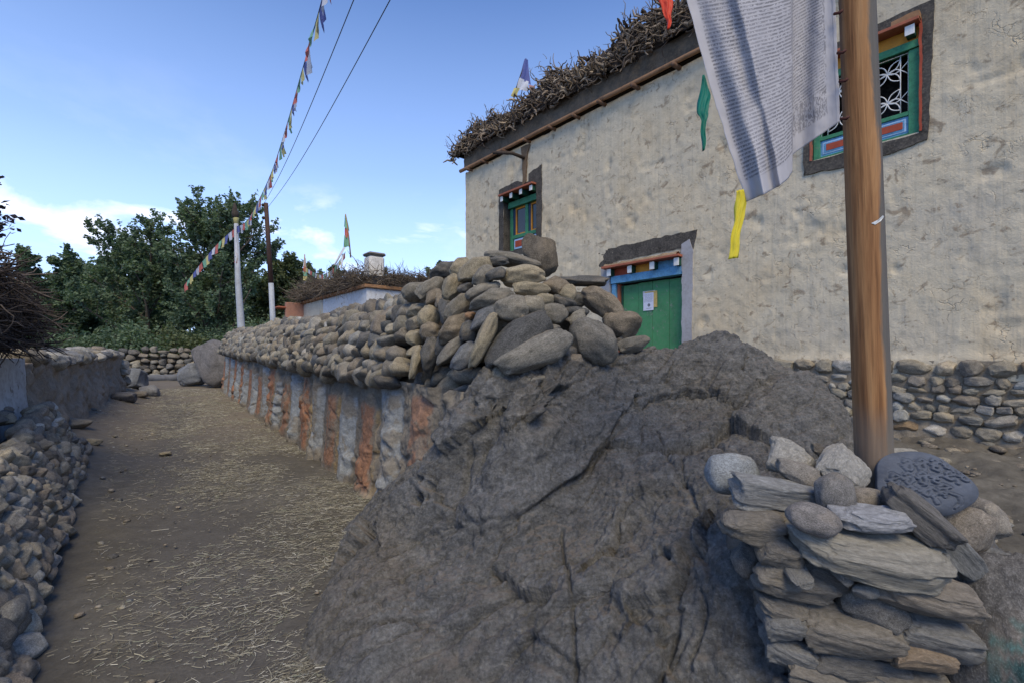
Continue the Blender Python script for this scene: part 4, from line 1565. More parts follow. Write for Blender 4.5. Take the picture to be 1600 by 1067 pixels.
def build_house_wall():
    us = set(np.round(np.concatenate([np.arange(0, 8, 0.05), np.arange(8, 12.6, 0.03), np.arange(12.6, HL + .01, 0.1)]), 4))
    zs = set(np.round(np.arange(1.55, ZR + .001, 0.04), 4))
    for w_ in (WIN1, DOOR, WIN2):
        us |= {w_[0], w_[1]}
        zs |= {w_[2], w_[3]}

    def thin(a, keep):
        a = sorted(a)
        out = []
        for x in a:
            if out and x - out[-1] < 0.012:
                if x in keep:
                    out[-1] = x
                continue
            out.append(x)
        return np.array(out)
    ku = {w_[i] for w_ in (WIN1, DOOR, WIN2) for i in (0, 1)}
    kz = {w_[i] for w_ in (WIN1, DOOR, WIN2) for i in (2, 3)}
    us, zs = thin(us, ku), thin(zs, kz)
    U, Z = np.meshgrid(us, zs, indexing='ij')
    u, z = U.ravel(), Z.ravel()
    p = np.stack([u, z, u * 0], 1)
    y = -(0.030 * fbm(p * 0.55, 2, 3) + 0.013 * fbm(p * 2.3, 3, 5) + 0.012 * fbm(p * 9, 4, 7, gain=.65))
    # weathered pits
    y += 0.03 * sstep(0.35, 0.7, fbm(p * np.array([3, 3, 1]), 3, 11))
    # keep the rim of the openings flat
    for w_ in (WIN1, DOOR, WIN2):
        dx = np.maximum(np.maximum(w_[0] - u, u - w_[1]), 0)
        dz_ = np.maximum(np.maximum(w_[2] - z, z - w_[3]), 0)
        y *= sstep(0.0, 0.35, np.hypot(dx, dz_))
    # the foot of the plaster rolls out over the stones
    y -= 0.03 * (1 - sstep(1.55, 1.7, z))
    f = grid_faces(len(us), len(zs))
    cu = U.ravel()[f].mean(1)
    cz = Z.ravel()[f].mean(1)
    keep = np.ones(len(f), bool)
    for w_ in (WIN1, DOOR, WIN2):
        keep &= ~((cu > w_[0]) & (cu < w_[1]) & (cz > w_[2]) & (cz < w_[3]))
    me = mesh_np('front_wall', np.stack([u, y, z], 1), f[keep], True)
    ob('front_wall', me, M['plaster'], HOUSE)
    # the rest of the house body
    v = [(0, 0, -.3), (0, HD, -.3), (HL, HD, -.3), (HL, 0, -.3), (0, 0, ZR), (0, HD, ZR), (HL, HD, ZR), (HL, 0, ZR)]
    v = [(a, b + (0.0 if b else 0.0), c) for a, b, c in v]
    me = faces_mesh('side_wall', v, [(0, 1, 5, 4), (1, 2, 6, 5), (2, 3, 7, 6)], False)
    ob('side_wall', me, M['plaster'], HOUSE)
    me = faces_mesh('roof', [(0.02, 0.02, ZR + .05), (HL - .02, 0.02, ZR + .05), (HL - .02, HD - .02, ZR + .05), (0.02, HD - .02, ZR + .05)], [(0, 1, 2, 3)], False)
    ob('roof', me, M['parapet'], HOUSE)
    # lower wall behind the footing stones
    nu, nz = 320, 60
    us = np.linspace(3.0, HL, nu)
    zs = np.linspace(-0.2, 1.56, nz)
    U, Z = np.meshgrid(us, zs, indexing='ij')
    u, z = U.ravel(), Z.ravel()
    p = np.stack([u, z, u * 0], 1)
    y = -(0.05 * fbm(p * 3.2, 4, 3) + 0.035 * fbm(p * 11, 4, 8, gain=.65) + 0.035 + 0.12 * (1 - sstep(.2, 1.1, z)))
    me = mesh_np('footing_mortar', np.stack([u, y, z], 1), grid_faces(nu, nz), True, np.tile((0.24, 0.205, 0.155), (len(u), 1)))
    ob('footing_mortar', me, M['mud'], HOUSE)
    # faint red wash smear and grey patch by the corner of the boulder
    k = 0
    rows = [(1.47, .27, .11, .15), (1.28, .19, .08, .11), (1.155, .16, .065, .10), (1.03, .18, .07, .11), (0.90, .16, .07, .10), (0.77, .20, .075, .12), (.62, .22, .085, .1)]
    for ri, (zr, wd, hh, dp) in enumerate(rows):
        u = 5.6 + R.uniform(0, .2)
        while u < 13.2:
            ww = wd * R.uniform(0.55, 1.55)
            u += ww / 2 + R.uniform(0.0, 0.05)
            if R.random() > 0.04:
                c = tuple(min(.5, a_ * 1.2) for a_ in tone((8, 4, 0, 3, 4, .1)))
                if R.random() < 0.04:
                    c = (0.27, 0.19, 0.11)
                rough = R.random() < (0.25 if ri == 0 else 0.5)
                me = (ROUGH if rough else COBH)[R.randrange(8)]
                hgt = hh * R.uniform(.7, 1.15)
                m4 = mat4(Vector((u, -0.03 - 0.05 * (ri > 4) - R.uniform(0, .03), zr + R.uniform(-.025, .025))),
                          frame(Vector((1, 0, R.uniform(-.3, .3))), Vector((R.uniform(-.2, .2), -1, R.uniform(-.1, .4)))), (ww * .54, hgt * 1.12, dp * .7))
                ob('footing_stone', me, None, HOUSE, mw=m4, color=c)
            u += ww / 2 + 0.01


build_house_wall()


def slab(name, poly, y0, y1, m, parent, lump=0.012, seed=1, res=0.05):
    """uneven limewashed panel: polygon in the wall plane with ragged edge, standing slightly proud"""
    # resample the outline
    pts = []
    for i in range(len(poly)):
        a, b_ = Vector(poly[i]), Vector(poly[(i + 1) % len(poly)])
        n = max(1, int((b_ - a).length / res))
        for k in range(n):
            pts.append(a.lerp(b_, k / n))
    A = np.array([(p[0], p[1], seed) for p in pts], float)
    jit = lump * np.stack([fbm(A * 7, 3, seed), fbm(A * 7, 3, seed + 9)], 1)
    bm = bmesh.new()
    vf = [bm.verts.new((A[i, 0] + jit[i, 0], y0, A[i, 1] + jit[i, 1])) for i in range(len(A))]
    vb = [bm.verts.new((A[i, 0] + jit[i, 0], y1, A[i, 1] + jit[i, 1])) for i in range(len(A))]
    bm.faces.new(vf)
    for i in range(len(A)):
        j = (i + 1) % len(A)
        bm.faces.new((vf[j], vf[i], vb[i], vb[j]))
    bmesh.ops.recalc_face_normals(bm, faces=bm.faces[:])
    me = bpy.data.meshes.new(name)
    bm.to_mesh(me)
    bm.free()
    return ob(name, me, m, parent)


def reveal(w_, depth, parent, m, tag_='reveal'):
    x0, x1, z0, z1 = w_
    e = 0.001
    v = [(x0, 0, z0), (x1, 0, z0), (x1, 0, z1), (x0, 0, z1), (x0, depth, z0), (x1, depth, z0), (x1, depth, z1), (x0, depth, z1)]
    me = faces_mesh('reveal', v, [(0, 4, 5, 1), (1, 5, 6, 2), (2, 6, 7, 3), (3, 7, 4, 0), (4, 7, 6, 5)], False)
    return ob('reveal', me, m, parent)


def subthing(name, parent):
    o = bpy.data.objects.new(name, None)
    COL.objects.link(o)
    o.parent = parent
    o.empty_display_size = .1
    return o


def corbels(n, x0, x1, z, h, parent, yf):
    """row of joist ends with white painted faces"""
    for i in range(n):
        x = x0 + (x1 - x0) * i / (n - 1)
        box('joist', x - .05, x + .05, yf + .012, 0.18, z, z + h, M['greendark'], parent, .003)
        box('joist_end', x - .056, x + .056, yf, yf + .0115, z - .004, z + h + .004, M['whitepaint'], parent, .002)


M['greendark'] = plain_mat('dark_green_paint', (0.012, 0.07, 0.045), .6, .2, 9, .1, .2)


def build_window1():
    x0, x1, z0, z1 = WIN1
    W = subthing('window', HOUSE)
    D = 0.20
    reveal(WIN1, 0.8, W, M['soot'])
    # black limewash frame painted round the opening
    slab('black_surround', [(x0 - .22, z0 - .16), (x0 - .2, z1 + .2), (x0 + .55, z1 + .27), (x0 + .9, z1 + .12), (x1 - .3, z1 + .12), (x1 - .3, z1 + .33), (x1 + .22, z1 + .42), (x1 + .2, z0 - .16),
                            (x1, z0 - .16), (x1, z1), (x0, z1), (x0, z0), (x1 - .01, z0), (x1 - .01, z0 - .16)], -.012, .01, M['soot'], W, .03, 3)
    zc = z1 - 0.05
    box('cornice_board', x0 - .06, x1 + .0, -.17, .05, zc, zc + .05, M['redwood'], W)
    corbels(4, x0 + .04, x1 - .1, zc - .15, .13, W, -.12)
    box('head_beam', x0 + .05, x1, D - .08, D + .05, zc - .33, zc - .16, M['greenpaint'], W)
    fb = z0
    box('stile', x0 + .05, x0 + .17, D, D + .08, fb, zc - .335, M['greenpaint'], W)
    box('stile', (x0 + x1) / 2 + .02, (x0 + x1) / 2 + .13, D - .004, D + .08, fb, zc - .335, M['greenpaint'], W)
    box('stile', x1 - .09, x1 - .001, D, D + .08, fb, zc - .335, M['greenpaint'], W)
    box('sill_rail', x0 + .17, x1 - .09, D + .01, D + .08, fb, fb + .07, M['greenpaint'], W)
    box('mid_rail', x0 + .17, x1 - .09, D + .01, D + .08, fb + .40, fb + .50, M['greenpaint'], W)
    for a, b_ in ((x0 + .17, (x0 + x1) / 2 + .02), ((x0 + x1) / 2 + .13, x1 - .09)):
        box('panel_field', a, b_, D + .035, D + .05, fb + .07, fb + .40, M['darkblue'], W, 0)
        box('panel_border', a + .03, b_ - .03, D + .028, D + .045, fb + .10, fb + .38, M['paleblue'], W, .002)
        box('panel_centre', a + .08, b_ - .08, D + .018, D + .04, fb + .15, fb + .33, M['redpaint'], W, .002)
        box('sash', a, a + .09, D + .02, D + .06, fb + .50, zc - .335, M['darkblue'], W, .002)
        box('sash', a + .09, a + .13, D + .03, D + .07, fb + .50, zc - .335, M['orangepaint'], W, .002)
        box('sash_rail', a + .13, b_, D + .03, D + .07, zc - .385, zc - .335, M['orangepaint'], W, .002)
        box('sash_rail', a + .13, b_, D + .03, D + .07, fb + .50, fb + .53, M['orangepaint'], W, .002)
        box('pane', a + .13, b_, D + .06, D + .066, fb + .53, zc - .385, M['glass'], W, 0)


M['paleblue'] = plain_mat('pale_blue_paint', (0.38, 0.55, 0.75), .6, .2, 9, .1, .15)
build_window1()


def build_door():
    x0, x1, z0, z1 = DOOR
    W = subthing('doorway', HOUSE)
    D = 0.16
    reveal(DOOR, 0.5, W, M['whitewash_d'])
    # black band above, with broken mud under it
    slab('black_lintel', [(x0 - .32, z1 + .02), (x0 - .36, z1 + .42), (x1 + .32, z1 + .44), (x1 + .24, z1 + .0), (x1 + .1, z1 + .0), (x1 + .06, z1 + .12), (x0 + .1, z1 + .10), (x0 - .02, z1 + .02)], -.015, .01, M['soot'], W, .03, 7)
    slab('pale_jamb', [(x1 + .003, z0), (x1 + .003, z1 + .18), (x1 + .16, z1 + .28), (x1 + .24, z1), (x1 + .22, z0)], -.03, .01, M['whitewash_d'], W, .02, 9)
    slab('pale_jamb', [(x0 - .16, z0), (x0 - .24, z1 + .0), (x0 - .003, z1 + .0), (x0 - .003, z0)], -.024, .01, M['whitewash_d'], W, .02, 19)
    zc = z1 - .06
    box('cornice_board', x0 - .10, x1 + .02, -.20, .05, zc, zc + .045, M['redwood'], W, .004, .006)
    me, f = None, None
    # crumbling twigs and mud on the board
    g = np.stack(np.meshgrid(np.linspace(0, 1, 90), np.linspace(0, 1, 14), indexing='ij'), -1).reshape(-1, 2)
    u = x0 - .06 + g[:, 0] * (x1 - x0 + .02)
    hh = np.sin(g[:, 1] * np.pi) ** .5 * (0.06 + 0.03 * fbm(np.stack([u * 6, g[:, 1], g[:, 1]], 1), 3, 4))
    v = np.stack([u, -.17 + g[:, 1] * .17, zc + .046 + hh + .012 * fbm(np.stack([u * 30, g[:, 1] * 5, g[:, 1]], 1), 2, 4)], 1)
    ob('mud_capping', mesh_np('mud_capping', v, grid_faces(90, 14), True, np.tile((0.24, 0.17, 0.11), (len(v), 1))), M['mud'], W)
    corbels(4, x0 + .06, x1 - .06, zc - .17, .15, W, -.13)
    fills = [M['greendark'], M['redpaint'], M['orangepaint'], M['bluepaint']]
    n3 = [(x0 + .11, x0 + .11 + .44), (x0 + .115 + .565, x0 + .115 + 1.01), (x0 + 1.24, x1 - .115)]
    for i, (a, b_) in enumerate(n3):
        box('painted_infill', a, b_, .03, .05, zc - .17, zc - .002, [M['redpaint'], M['orangepaint'], M['bluepaint']][i], W, 0)
    box('head_beam', x0 + .03, x1 - .002, -.02, D + .05, zc - .34, zc - .175, M['bluepaint'], W)
    box('jamb', x0 + .03, x0 + .14, .02, D + .05, z0, zc - .345, M['bluepaint'], W)
    box('inner_jamb', x0 + .145, x0 + .20, .08, D + .05, z0, zc - .345, M['redwood'], W)
    dt = zc - .38
    xs = [x0 + .22, x0 + .66, x0 + 1.02, x0 + 1.42, x1 - .003]
    box('leaf_edge', x0 + .20, x0 + .245, D - .01, D + .05, z0, dt - .01, M['greendark'], W)
    xs[0] = x0 + .25
    for a, b_ in zip(xs[:-1], xs[1:]):
        box('door_plank', a + .003, b_ - .003, D + R.uniform(-.004, .004), D + .04, z0, dt + R.uniform(-.012, .012), M['doorpaint'], W, .004)
    box('lock_hasp', x0 + .5, x0 + .62, D - .02, D - .006, 2.19, 2.22, M['whitepaint'], W, .003)
    box('threshold', x0, x1, -.1, D + .1, z0 - .12, z0, M['oldwood'], W)


M['whitewash_d'] = plain_mat('grey_white_limewash', (0.34, 0.34, 0.36), .9, .15, 3, .6, .35, (.2, .18, .15))
build_door()


def notice_mat():
    m, t, b = newmat('printed_notice')
    tcn = N(t, 'ShaderNodeTexCoord')
    sp = N(t, 'ShaderNodeSeparateXYZ')
    L(t, tcn.outputs['Generated'], sp.inputs[0])
    x, z = sp.outputs[0], sp.outputs[2]
    row = mth(t, 'MULTIPLY', z, 20.0)
    fr = mth(t, 'FRACT', row)
    cb = N(t, 'ShaderNodeCombineXYZ')
    L(t, mth(t, 'MULTIPLY', x, 26.0), cb.inputs[0])
    L(t, mth(t, 'MULTIPLY', mth(t, 'FLOOR', row), 5.3), cb.inputs[1])
    nn = N(t, 'ShaderNodeTexNoise', Scale=1.0, Detail=1.0)
    L(t, cb.outputs[0], nn.inputs['Vector'])
    ink = mth(t, 'MULTIPLY', ramp(t, nn.outputs[0], [(.4, 0), (.46, 1)]), ramp(t, fr, [(0.35, 0), (0.4, 1), (0.8, 1), (.85, 0)]))
    area = mth(t, 'MULTIPLY', ramp(t, z, [(.44, 0), (.45, 1), (.93, 1), (.94, 0)]), ramp(t, x, [(.08, 0), (.1, 1), (.9, 1), (.92, 0)]))
    ink = mth(t, 'MULTIPLY', ink, area)
    dx = mth(t, 'MULTIPLY', mth(t, 'SUBTRACT', x, 0.55), 0.72)
    dz_ = mth(t, 'SUBTRACT', z, 0.30)
    r = mth(t, 'SQRT', mth(t, 'ADD', mth(t, 'MULTIPLY', dx, dx), mth(t, 'MULTIPLY', dz_, dz_)))
    disc = ramp(t, r, [(0.03, 0.25), (0.035, 1), (0.088, 1), (0.092, 0)])
    ln2 = mth(t, 'MULTIPLY', ramp(t, z, [(.1, 0), (.105, .7), (.13, .7), (.135, 0)]), ramp(t, x, [(.3, 0), (.31, 1), (.8, 1), (.81, 0)]))
    ink = mth(t, 'MAXIMUM', mth(t, 'MAXIMUM', mth(t, 'MULTIPLY', ink, .55), disc), ln2)
    L(t, mixc(t, ink, (0.62, 0.64, 0.74), (0.03, 0.03, 0.04)), b.inputs['Base Color'])
    return m


def build_notice():
    s0, zc = HW(1027, 469)
    W = thing('notice', 'white printed notice with a black disc pasted over a yellow sheet on the green door', 'notice', tuple(HA), HANG)
    D = DOOR[0] * 0 + 0.155
    x = DOOR[0] + .80
    box('yellow_sheet', x + .04, x + .34, D - .010, D - .008, zc - .13, zc + .22, plain_mat('yellow_poster', (0.55, 0.38, 0.10), .8, .3, 25, 0, .5, (.35, .35, .33)), W, 0)
    box('torn_sheet', x - .02, x + .29, D - .0075, D - .0055, zc + .10, zc + .235, plain_mat('torn_paper', (0.5, 0.5, 0.5), .8, .3, 25, 0, .6, (.05, .05, .05)), W, 0)
    o = box('white_sheet', x, x + .255, D - .018, D - .014, zc - .19, zc + .19, notice_mat(), W, 0)


build_notice()


def build_window2():
    x0, x1, z0, z1 = WIN2
    W = subthing('window', HOUSE)
    D = 0.12
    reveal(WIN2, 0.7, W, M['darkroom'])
    for nm, pl in (('black_surround', [(x0 - .13, z0 - .20), (x0 - .15, z1 + .12), (x0 - .002, z1 + .12), (x0 - .002, z0 - .02), (x1 - .3, z0 - .02), (x1 + .002, z0 - .02), (x1 + .002, z1 + .0), (x0, z1), (x0 - .0, z1 + .15), (x1 + .17, z1 + .20), (x1 + .10, z0 - .13), (x1 - .3, z0 - .22), (x0 + .5, z0 - .24)]),):
        slab(nm, pl, -.022, .01, M['soot'], W, .02, 13)
    slab('red_edge', [(x1 - .0, z0), (x1 - .0, z1), (x1 + .035, z1), (x1 + .03, z0)], -.03, .0, M['redpaint'], W, .012, 15)
    slab('red_edge', [(x0 - .035, z0), (x0 - .035, z1), (x0, z1), (x0, z0)], -.03, .0, M['redwood'], W, .012, 16)
    zc = z1 - .07
    box('cornice_board', x0 - .06, x1 + .02, -.17, .05, zc, zc + .05, M['redwood'], W, .004, .006)
    slab('mud_capping', [(x1 - .3, zc + .05), (x1 - .3, zc + .12), (x1 + .03, zc + .14), (x1 + .03, zc + .055)], -.14, -.02, M['oldwood'], W, .02, 21)
    corbels(3, x0 + .07, x1 - .09, zc - .15, .13, W, -.12)
    box('painted_infill', x0 + .01, x1 - .01, .04, .06, zc - .30, zc - .002, M['orangepaint'], W, 0)
    box('head_beam', x0 + .01, x1 - .002, .0, D + .05, zc - .30, zc - .19, M['greenpaint'], W)
    fb = z0
    t1 = zc - .305
    box('stile', x0 + .005, x0 + .10, .03, D + .06, fb, t1, M['greenpaint'], W)
    box('stile', x1 - .13, x1 - .003, .03, D + .06, fb, t1, M['greenpaint'], W)
    box('sill_rail', x0 + .10, x1 - .13, .035, D + .06, fb, fb + .04, M['greenpaint'], W)
    box('mid_rail', x0 + .10, x1 - .13, .035, D + .06, fb + .30, fb + .36, M['greenpaint'], W)
    xm = (x0 + x1) / 2
    for a, b_ in ((x0 + .10, xm - .02), (xm + .02, x1 - .13)):
        box('panel_field', a, b_, .06, .08, fb + .04, fb + .30, M['bluepaint'], W, 0)
        box('panel_border', a + .03, b_ - .03, .052, .07, fb + .075, fb + .265, M['paleblue'], W, .002)
        box('panel_inset', a + .05, b_ - .05, .046, .07, fb + .095, fb + .245, M['bluepaint'], W, .002)
        box('panel_centre', a + .085, b_ - .07, .040, .07, fb + .12, fb + .225, M['redpaint'], W, .002)
    box('muntin', xm - .02, xm + .02, .05, .08, fb + .04, fb + .30, M['greenpaint'], W, .002)
    # wrought iron grille: six-petalled flowers in circles
    G = bpy.data.objects.new('grille', None)
    ga, gb_, gc, gd = x0 + .10, x1 - .13, fb + .36, t1
    V, Fc, n = [], [], 0

    def bar(pts, r=.0075):
        nonlocal n
        v, f = tube_arrays(pts, r, 5)
        V.append(v)
        Fc.extend([tuple(i + n for i in q) for q in f])
        n += len(v)
    yy = .075
    bd = .10
    for x in (ga + .008, ga + bd, gb_ - bd, gb_ - .008):
        bar([(x, yy, gc), (x, yy, gd)])
    for z in (gc + .008, gd - .008):
        bar([(ga, yy + .004, z), (gb_, yy + .004, z)])
    rr = (gd - gc) / 4
    cx_n = 3
    for row in range(2):
        for col in range(cx_n):
            cx = ga + bd + (gb_ - ga - 2 * bd) * (col + .5) / cx_n
            cz = gc + rr * (1 + 2 * row)
            rx = (gb_ - ga - 2 * bd) / cx_n / 2
            for k in range(8):
                a = math.pi / 4 * k + math.pi / 8 * 0
                dirv = (math.cos(a), math.sin(a))
                ln = min(rx / max(abs(dirv[0]), 1e-6), rr / max(abs(dirv[1]), 1e-6))
                ln = min(ln, 1.35 * rr)
                if k % 2 == 1 or k in (0, 4):
                    for sgn in (-1, 1):
                        pts = []
                        for t in np.linspace(0, 1, 7):
                            o_ = sgn * math.sin(t * math.pi) * ln * .20
                            pts.append((cx + dirv[0] * ln * t - dirv[1] * o_, yy, cz + dirv[1] * ln * t + dirv[0] * o_))
                        bar(pts, .008)
        # side triangles
        for x, sg in ((gb_ - bd, 1), (ga + bd, -1)):
            for zz in (gc + rr * (1 + 2 * row),):
                bar([(x, yy, zz - .0), (x + sg * bd * .9, yy, zz + .09)], .006)
                bar([(x, yy, zz - .0), (x + sg * bd * .9, yy, zz - .09)], .006)
    me = faces_mesh('grille', np.vstack(V), Fc, True)
    ob('grille', me, M['whitepaint'], W)


build_window2()


def build_eaves():
    # dark parapet
    nu, nz = 300, 10
    us = np.linspace(-.02, HL, nu)
    g = np.stack(np.meshgrid(us, np.linspace(0, 1, nz), indexing='ij'), -1).reshape(-1, 2)
    u, t = g[:, 0], g[:, 1]
    p = np.stack([u, t * .5, t * 0], 1)
    z = ZR + .07 + t * (.50 + .05 * fbm(p * 1.2, 2, 3))
    y = -.05 - .03 * fbm(p * 2.5, 4, 6) - .015 * fbm(p * 11, 3, 7)
    me = mesh_np('parapet', np.stack([u, y, z], 1), grid_faces(nu, nz), True)
    ob('parapet', me, M['parapet'], HOUSE)
    box('parapet_end', -.02, .25, -.04, HD, ZR + .07, ZR + .56, M['parapet'], HOUSE, .02)
    box('parapet_top', -.02, HL, -.04, .4, ZR + .54, ZR + .575, M['parapet'], HOUSE, .01)
    # long roof poles laid end to end on joist ends
    u = -.12
    while u < HL:
        ln = R.uniform(2.4, 3.6)
        e = min(u + ln, HL)
        pts = [(a, -.13 + .01 * math.sin(a * 3), ZR + .03 + R.uniform(-.008, .008)) for a in np.linspace(u, e, 9)]
        tube('eave_pole', pts, np.linspace(.055, .045, 9), M['oldwood'], HOUSE, 8)
        u = e + .01
    s = .35
    while s < HL:
        tube('rafter_end', [(s, .3, ZR - .04), (s, -.22 - R.uniform(0, .05), ZR - .045)], .045 * R.uniform(.85, 1.1), M['rafter'], HOUSE, 8)
        s += R.uniform(.75, 1.0)
    # wooden spout with the dark stain under the eave
    s0, z0 = HW(820, 247)
    tube('rain_spout', [(s0, .1, z0 - .02), (s0 - .0, -.45, z0 + .0), (s0 - .35, -.85, z0 + .02)], [.05, .045, .045], M['sooty_unlit'], HOUSE, 7)
    slab('water_stain', [(s0 - .06, z0 - .75), (s0 - .09, z0 + .1), (s0 - .12, ZR - .1), (s0 + .22, ZR - .1), (s0 + .13, z0 + .05), (s0 + .08, z0 - .7)], -.03, .0, M['stain'], HOUSE, .03, 31)


M['rafter'] = plain_mat('rafter_timber', (0.16, 0.09, 0.055), .85, .3, 6, .4, .4)
M['sooty_unlit'] = plain_mat('blackened_wood_and_unlit_openings', (0.045, 0.035, 0.03), .9, .3, 6, .4, .3)
M['stain'] = plain_mat('brown_water_stain', (0.13, 0.085, 0.05), .95, .4, 8, .6, .5, (.3, .25, .19))
build_eaves()


# ------------------------------------------------------------------ brushwood
def stick_pts(p, d, ln, crook, n=7):
    pts = [np.array(p, float)]
    d = np.array(d, float)
    d /= np.linalg.norm(d)
    for i in range(n - 1):
        d = d + RN.normal(size=3) * crook
        d /= np.linalg.norm(d)
        pts.append(pts[-1] + d * ln / (n - 1))
    return pts


def stick_batch(name, specs, mat, parent, sides=5, **kw):
    V, Fc, C, n = [], [], [], 0
    for (p, d, ln, r0, crook, col, npt) in specs:
        pts = stick_pts(p, d, ln, crook, npt)
        rr = np.linspace(r0, r0 * .35, npt) * (1 + .2 * RN.normal(size=npt))
        v, f = tube_arrays(pts, rr, sides, cap=False)
        V.append(v)
        Fc.append(np.array(f) + n)
        C.append(np.tile(col, (len(v), 1)))
        n += len(v)
    me = mesh_np(name, np.vstack(V), np.vstack(Fc), True, np.vstack(C))
    return ob(name, me, mat, parent, kind='stuff', **kw)


def wood_col():
    b = R.choices(((.22, .18, .14), (.14, .11, .085), (.33, .275, .21), (.08, .062, .050)), (4, 4, 1.6, 3))[0]
    k = R.uniform(.8, 1.25)
    return tuple(a * k for a in b)


FW = thing('firewood_stack', 'long tangle of gnarled grey firewood stacked along the roof edge of the tall house', 'firewood stack', (HA.x, HA.y, ZR + .57), HANG)


def build_firewood():
    specs = []
    n = 3600
    for i in range(n):
        s = R.uniform(-.45, HL)
        h = R.random() ** 0.85
        top = .72 + .18 * math.sin(s * 2.1) + .1 * math.sin(s * 5.3) + .03 * s
        front = R.random() < .72
        z = h * top * .95 - .10
        y = -.24 + .28 * h ** 2 + (R.uniform(-.05, .1) if front else R.uniform(.1, .9))
        if not front:
            z = top * R.uniform(.6, .95)
        d = (R.gauss(0, .9), -R.uniform(.1, 1.0), R.gauss(.0, .38))
        if R.random() < .35:
            d = (R.choice((-1, 1)) * 1.0, R.gauss(0, .35), R.gauss(0, .35))
        specs.append(((s, y, z), d, R.uniform(.14, .42), R.choice((.012, .017, .022, .03, .042)), .42, wood_col(), 6))
    stick_batch('tangled_branches', specs, M['stick'], FW)
    # dark heart of the stack
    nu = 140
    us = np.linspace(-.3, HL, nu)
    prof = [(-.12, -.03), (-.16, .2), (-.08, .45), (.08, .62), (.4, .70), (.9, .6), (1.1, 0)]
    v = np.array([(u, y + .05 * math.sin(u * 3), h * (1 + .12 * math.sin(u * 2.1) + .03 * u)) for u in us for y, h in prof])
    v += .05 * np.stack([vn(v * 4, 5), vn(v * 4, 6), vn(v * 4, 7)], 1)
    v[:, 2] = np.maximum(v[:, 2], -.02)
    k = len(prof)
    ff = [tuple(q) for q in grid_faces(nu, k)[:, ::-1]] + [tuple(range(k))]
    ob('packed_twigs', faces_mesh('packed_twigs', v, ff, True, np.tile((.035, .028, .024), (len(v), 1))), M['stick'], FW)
    # single branches poking out of the silhouette
    meshes = []
    for i in range(10):
        V, Fc, n = [], [], 0
        for (p, d, ln, r0) in [((0, 0, 0), (0, 0, 1), 1.0, .03), ((0, 0, .45), (.8, 0, .7), .42, .018), ((0, 0, .7), (-.7, .3, .6), .28, .013)][:R.choice((2, 3, 3))]:
            pts = stick_pts(p, d, ln, .28, 8)
            v, f = tube_arrays(pts, np.linspace(r0, r0 * .3, 8), 6)
            V.append(v)
            Fc += [tuple(a + n for a in q) for q in f]
            n += len(v)
        me = faces_mesh('branch', np.vstack(V), Fc, True)
        me.materials.append(M['branch'])
        meshes.append(me)
    for i in range(150):
        s = R.uniform(-.5, 10.5)
        top = .66 + .18 * math.sin(s * 2.1) + .1 * math.sin(s * 5.3) + .03 * s
        onedge = R.random() < .42
        if onedge:
            d = Vector((R.gauss(-.5, .6), R.gauss(-.2, .4), R.uniform(.2, .9)))
            p = Vector((s, R.uniform(-.1, .3), top - .15))
            ln = R.uniform(.35, .75)
        else:
            d = Vector((R.gauss(-.2, .8), -R.uniform(.5, 1), R.gauss(.1, .4)))
            p = Vector((s, R.uniform(-.2, .0), R.uniform(.02, .7) * top))
            ln = R.uniform(.25, .5)
        m4 = Matrix.Translation(p) @ d.to_track_quat('Z', 'X').to_matrix().to_4x4() @ Matrix.Rotation(R.uniform(0, 6), 4, 'Z') @ Matrix.Scale(ln, 4)
        ob('branch', meshes[i % 10], None, FW, mw=m4)


build_firewood()


def cloth_patch(name, corners, m, parent, origin, amp=.02, nu=8, nv=8, sag=0):
    """small waving cloth between four corner points (tl, tr, br, bl)"""
    tl, tr, br, bl = [Vector(c) for c in corners]
    V = []
    nn_ = (tr - tl).cross(bl - tl)
    nn_ = nn_.normalized() if nn_.length > 1e-6 else Vector((0, 1, 0))
    ph = R.uniform(0, 6)
    for i in range(nu):
        for j in range(nv):
            a, b_ = i / (nu - 1), j / (nv - 1)
            p = tl.lerp(tr, a).lerp(bl.lerp(br, a), b_)
            p = p + nn_ * amp * math.sin(a * 7 + b_ * 2.5 + ph) * b_ - Vector((0, 0, sag * math.sin(a * math.pi)))
            V.append(p - origin)
    me = mesh_np(name, np.array(V), grid_faces(nu, nv), True)
    o = ob(name, me, m, parent)
    return o


def flagmat(name, c):
    return plain_mat(name, c, .8, .2, 5, .1, .25, (c[0] * .35, c[1] * .35, c[2] * .35))


FM = {'blue': flagmat('blue_flag_cloth', (.09, .11, .30)), 'white': flagmat('white_flag_cloth', (.52, .54, .60)), 'red': flagmat('red_flag_cloth', (.46, .13, .11)),
      'green': flagmat('green_flag_cloth', (.17, .36, .25)), 'yellow': flagmat('yellow_flag_cloth', (.52, .47, .20)), 'pink': flagmat('pink_flag_cloth', (.5, .28, .3))}


def hpt(s, y, z):
    return HA + Vector((s * .6516 + y * .7586, s * -.7586 + y * .6516, z))


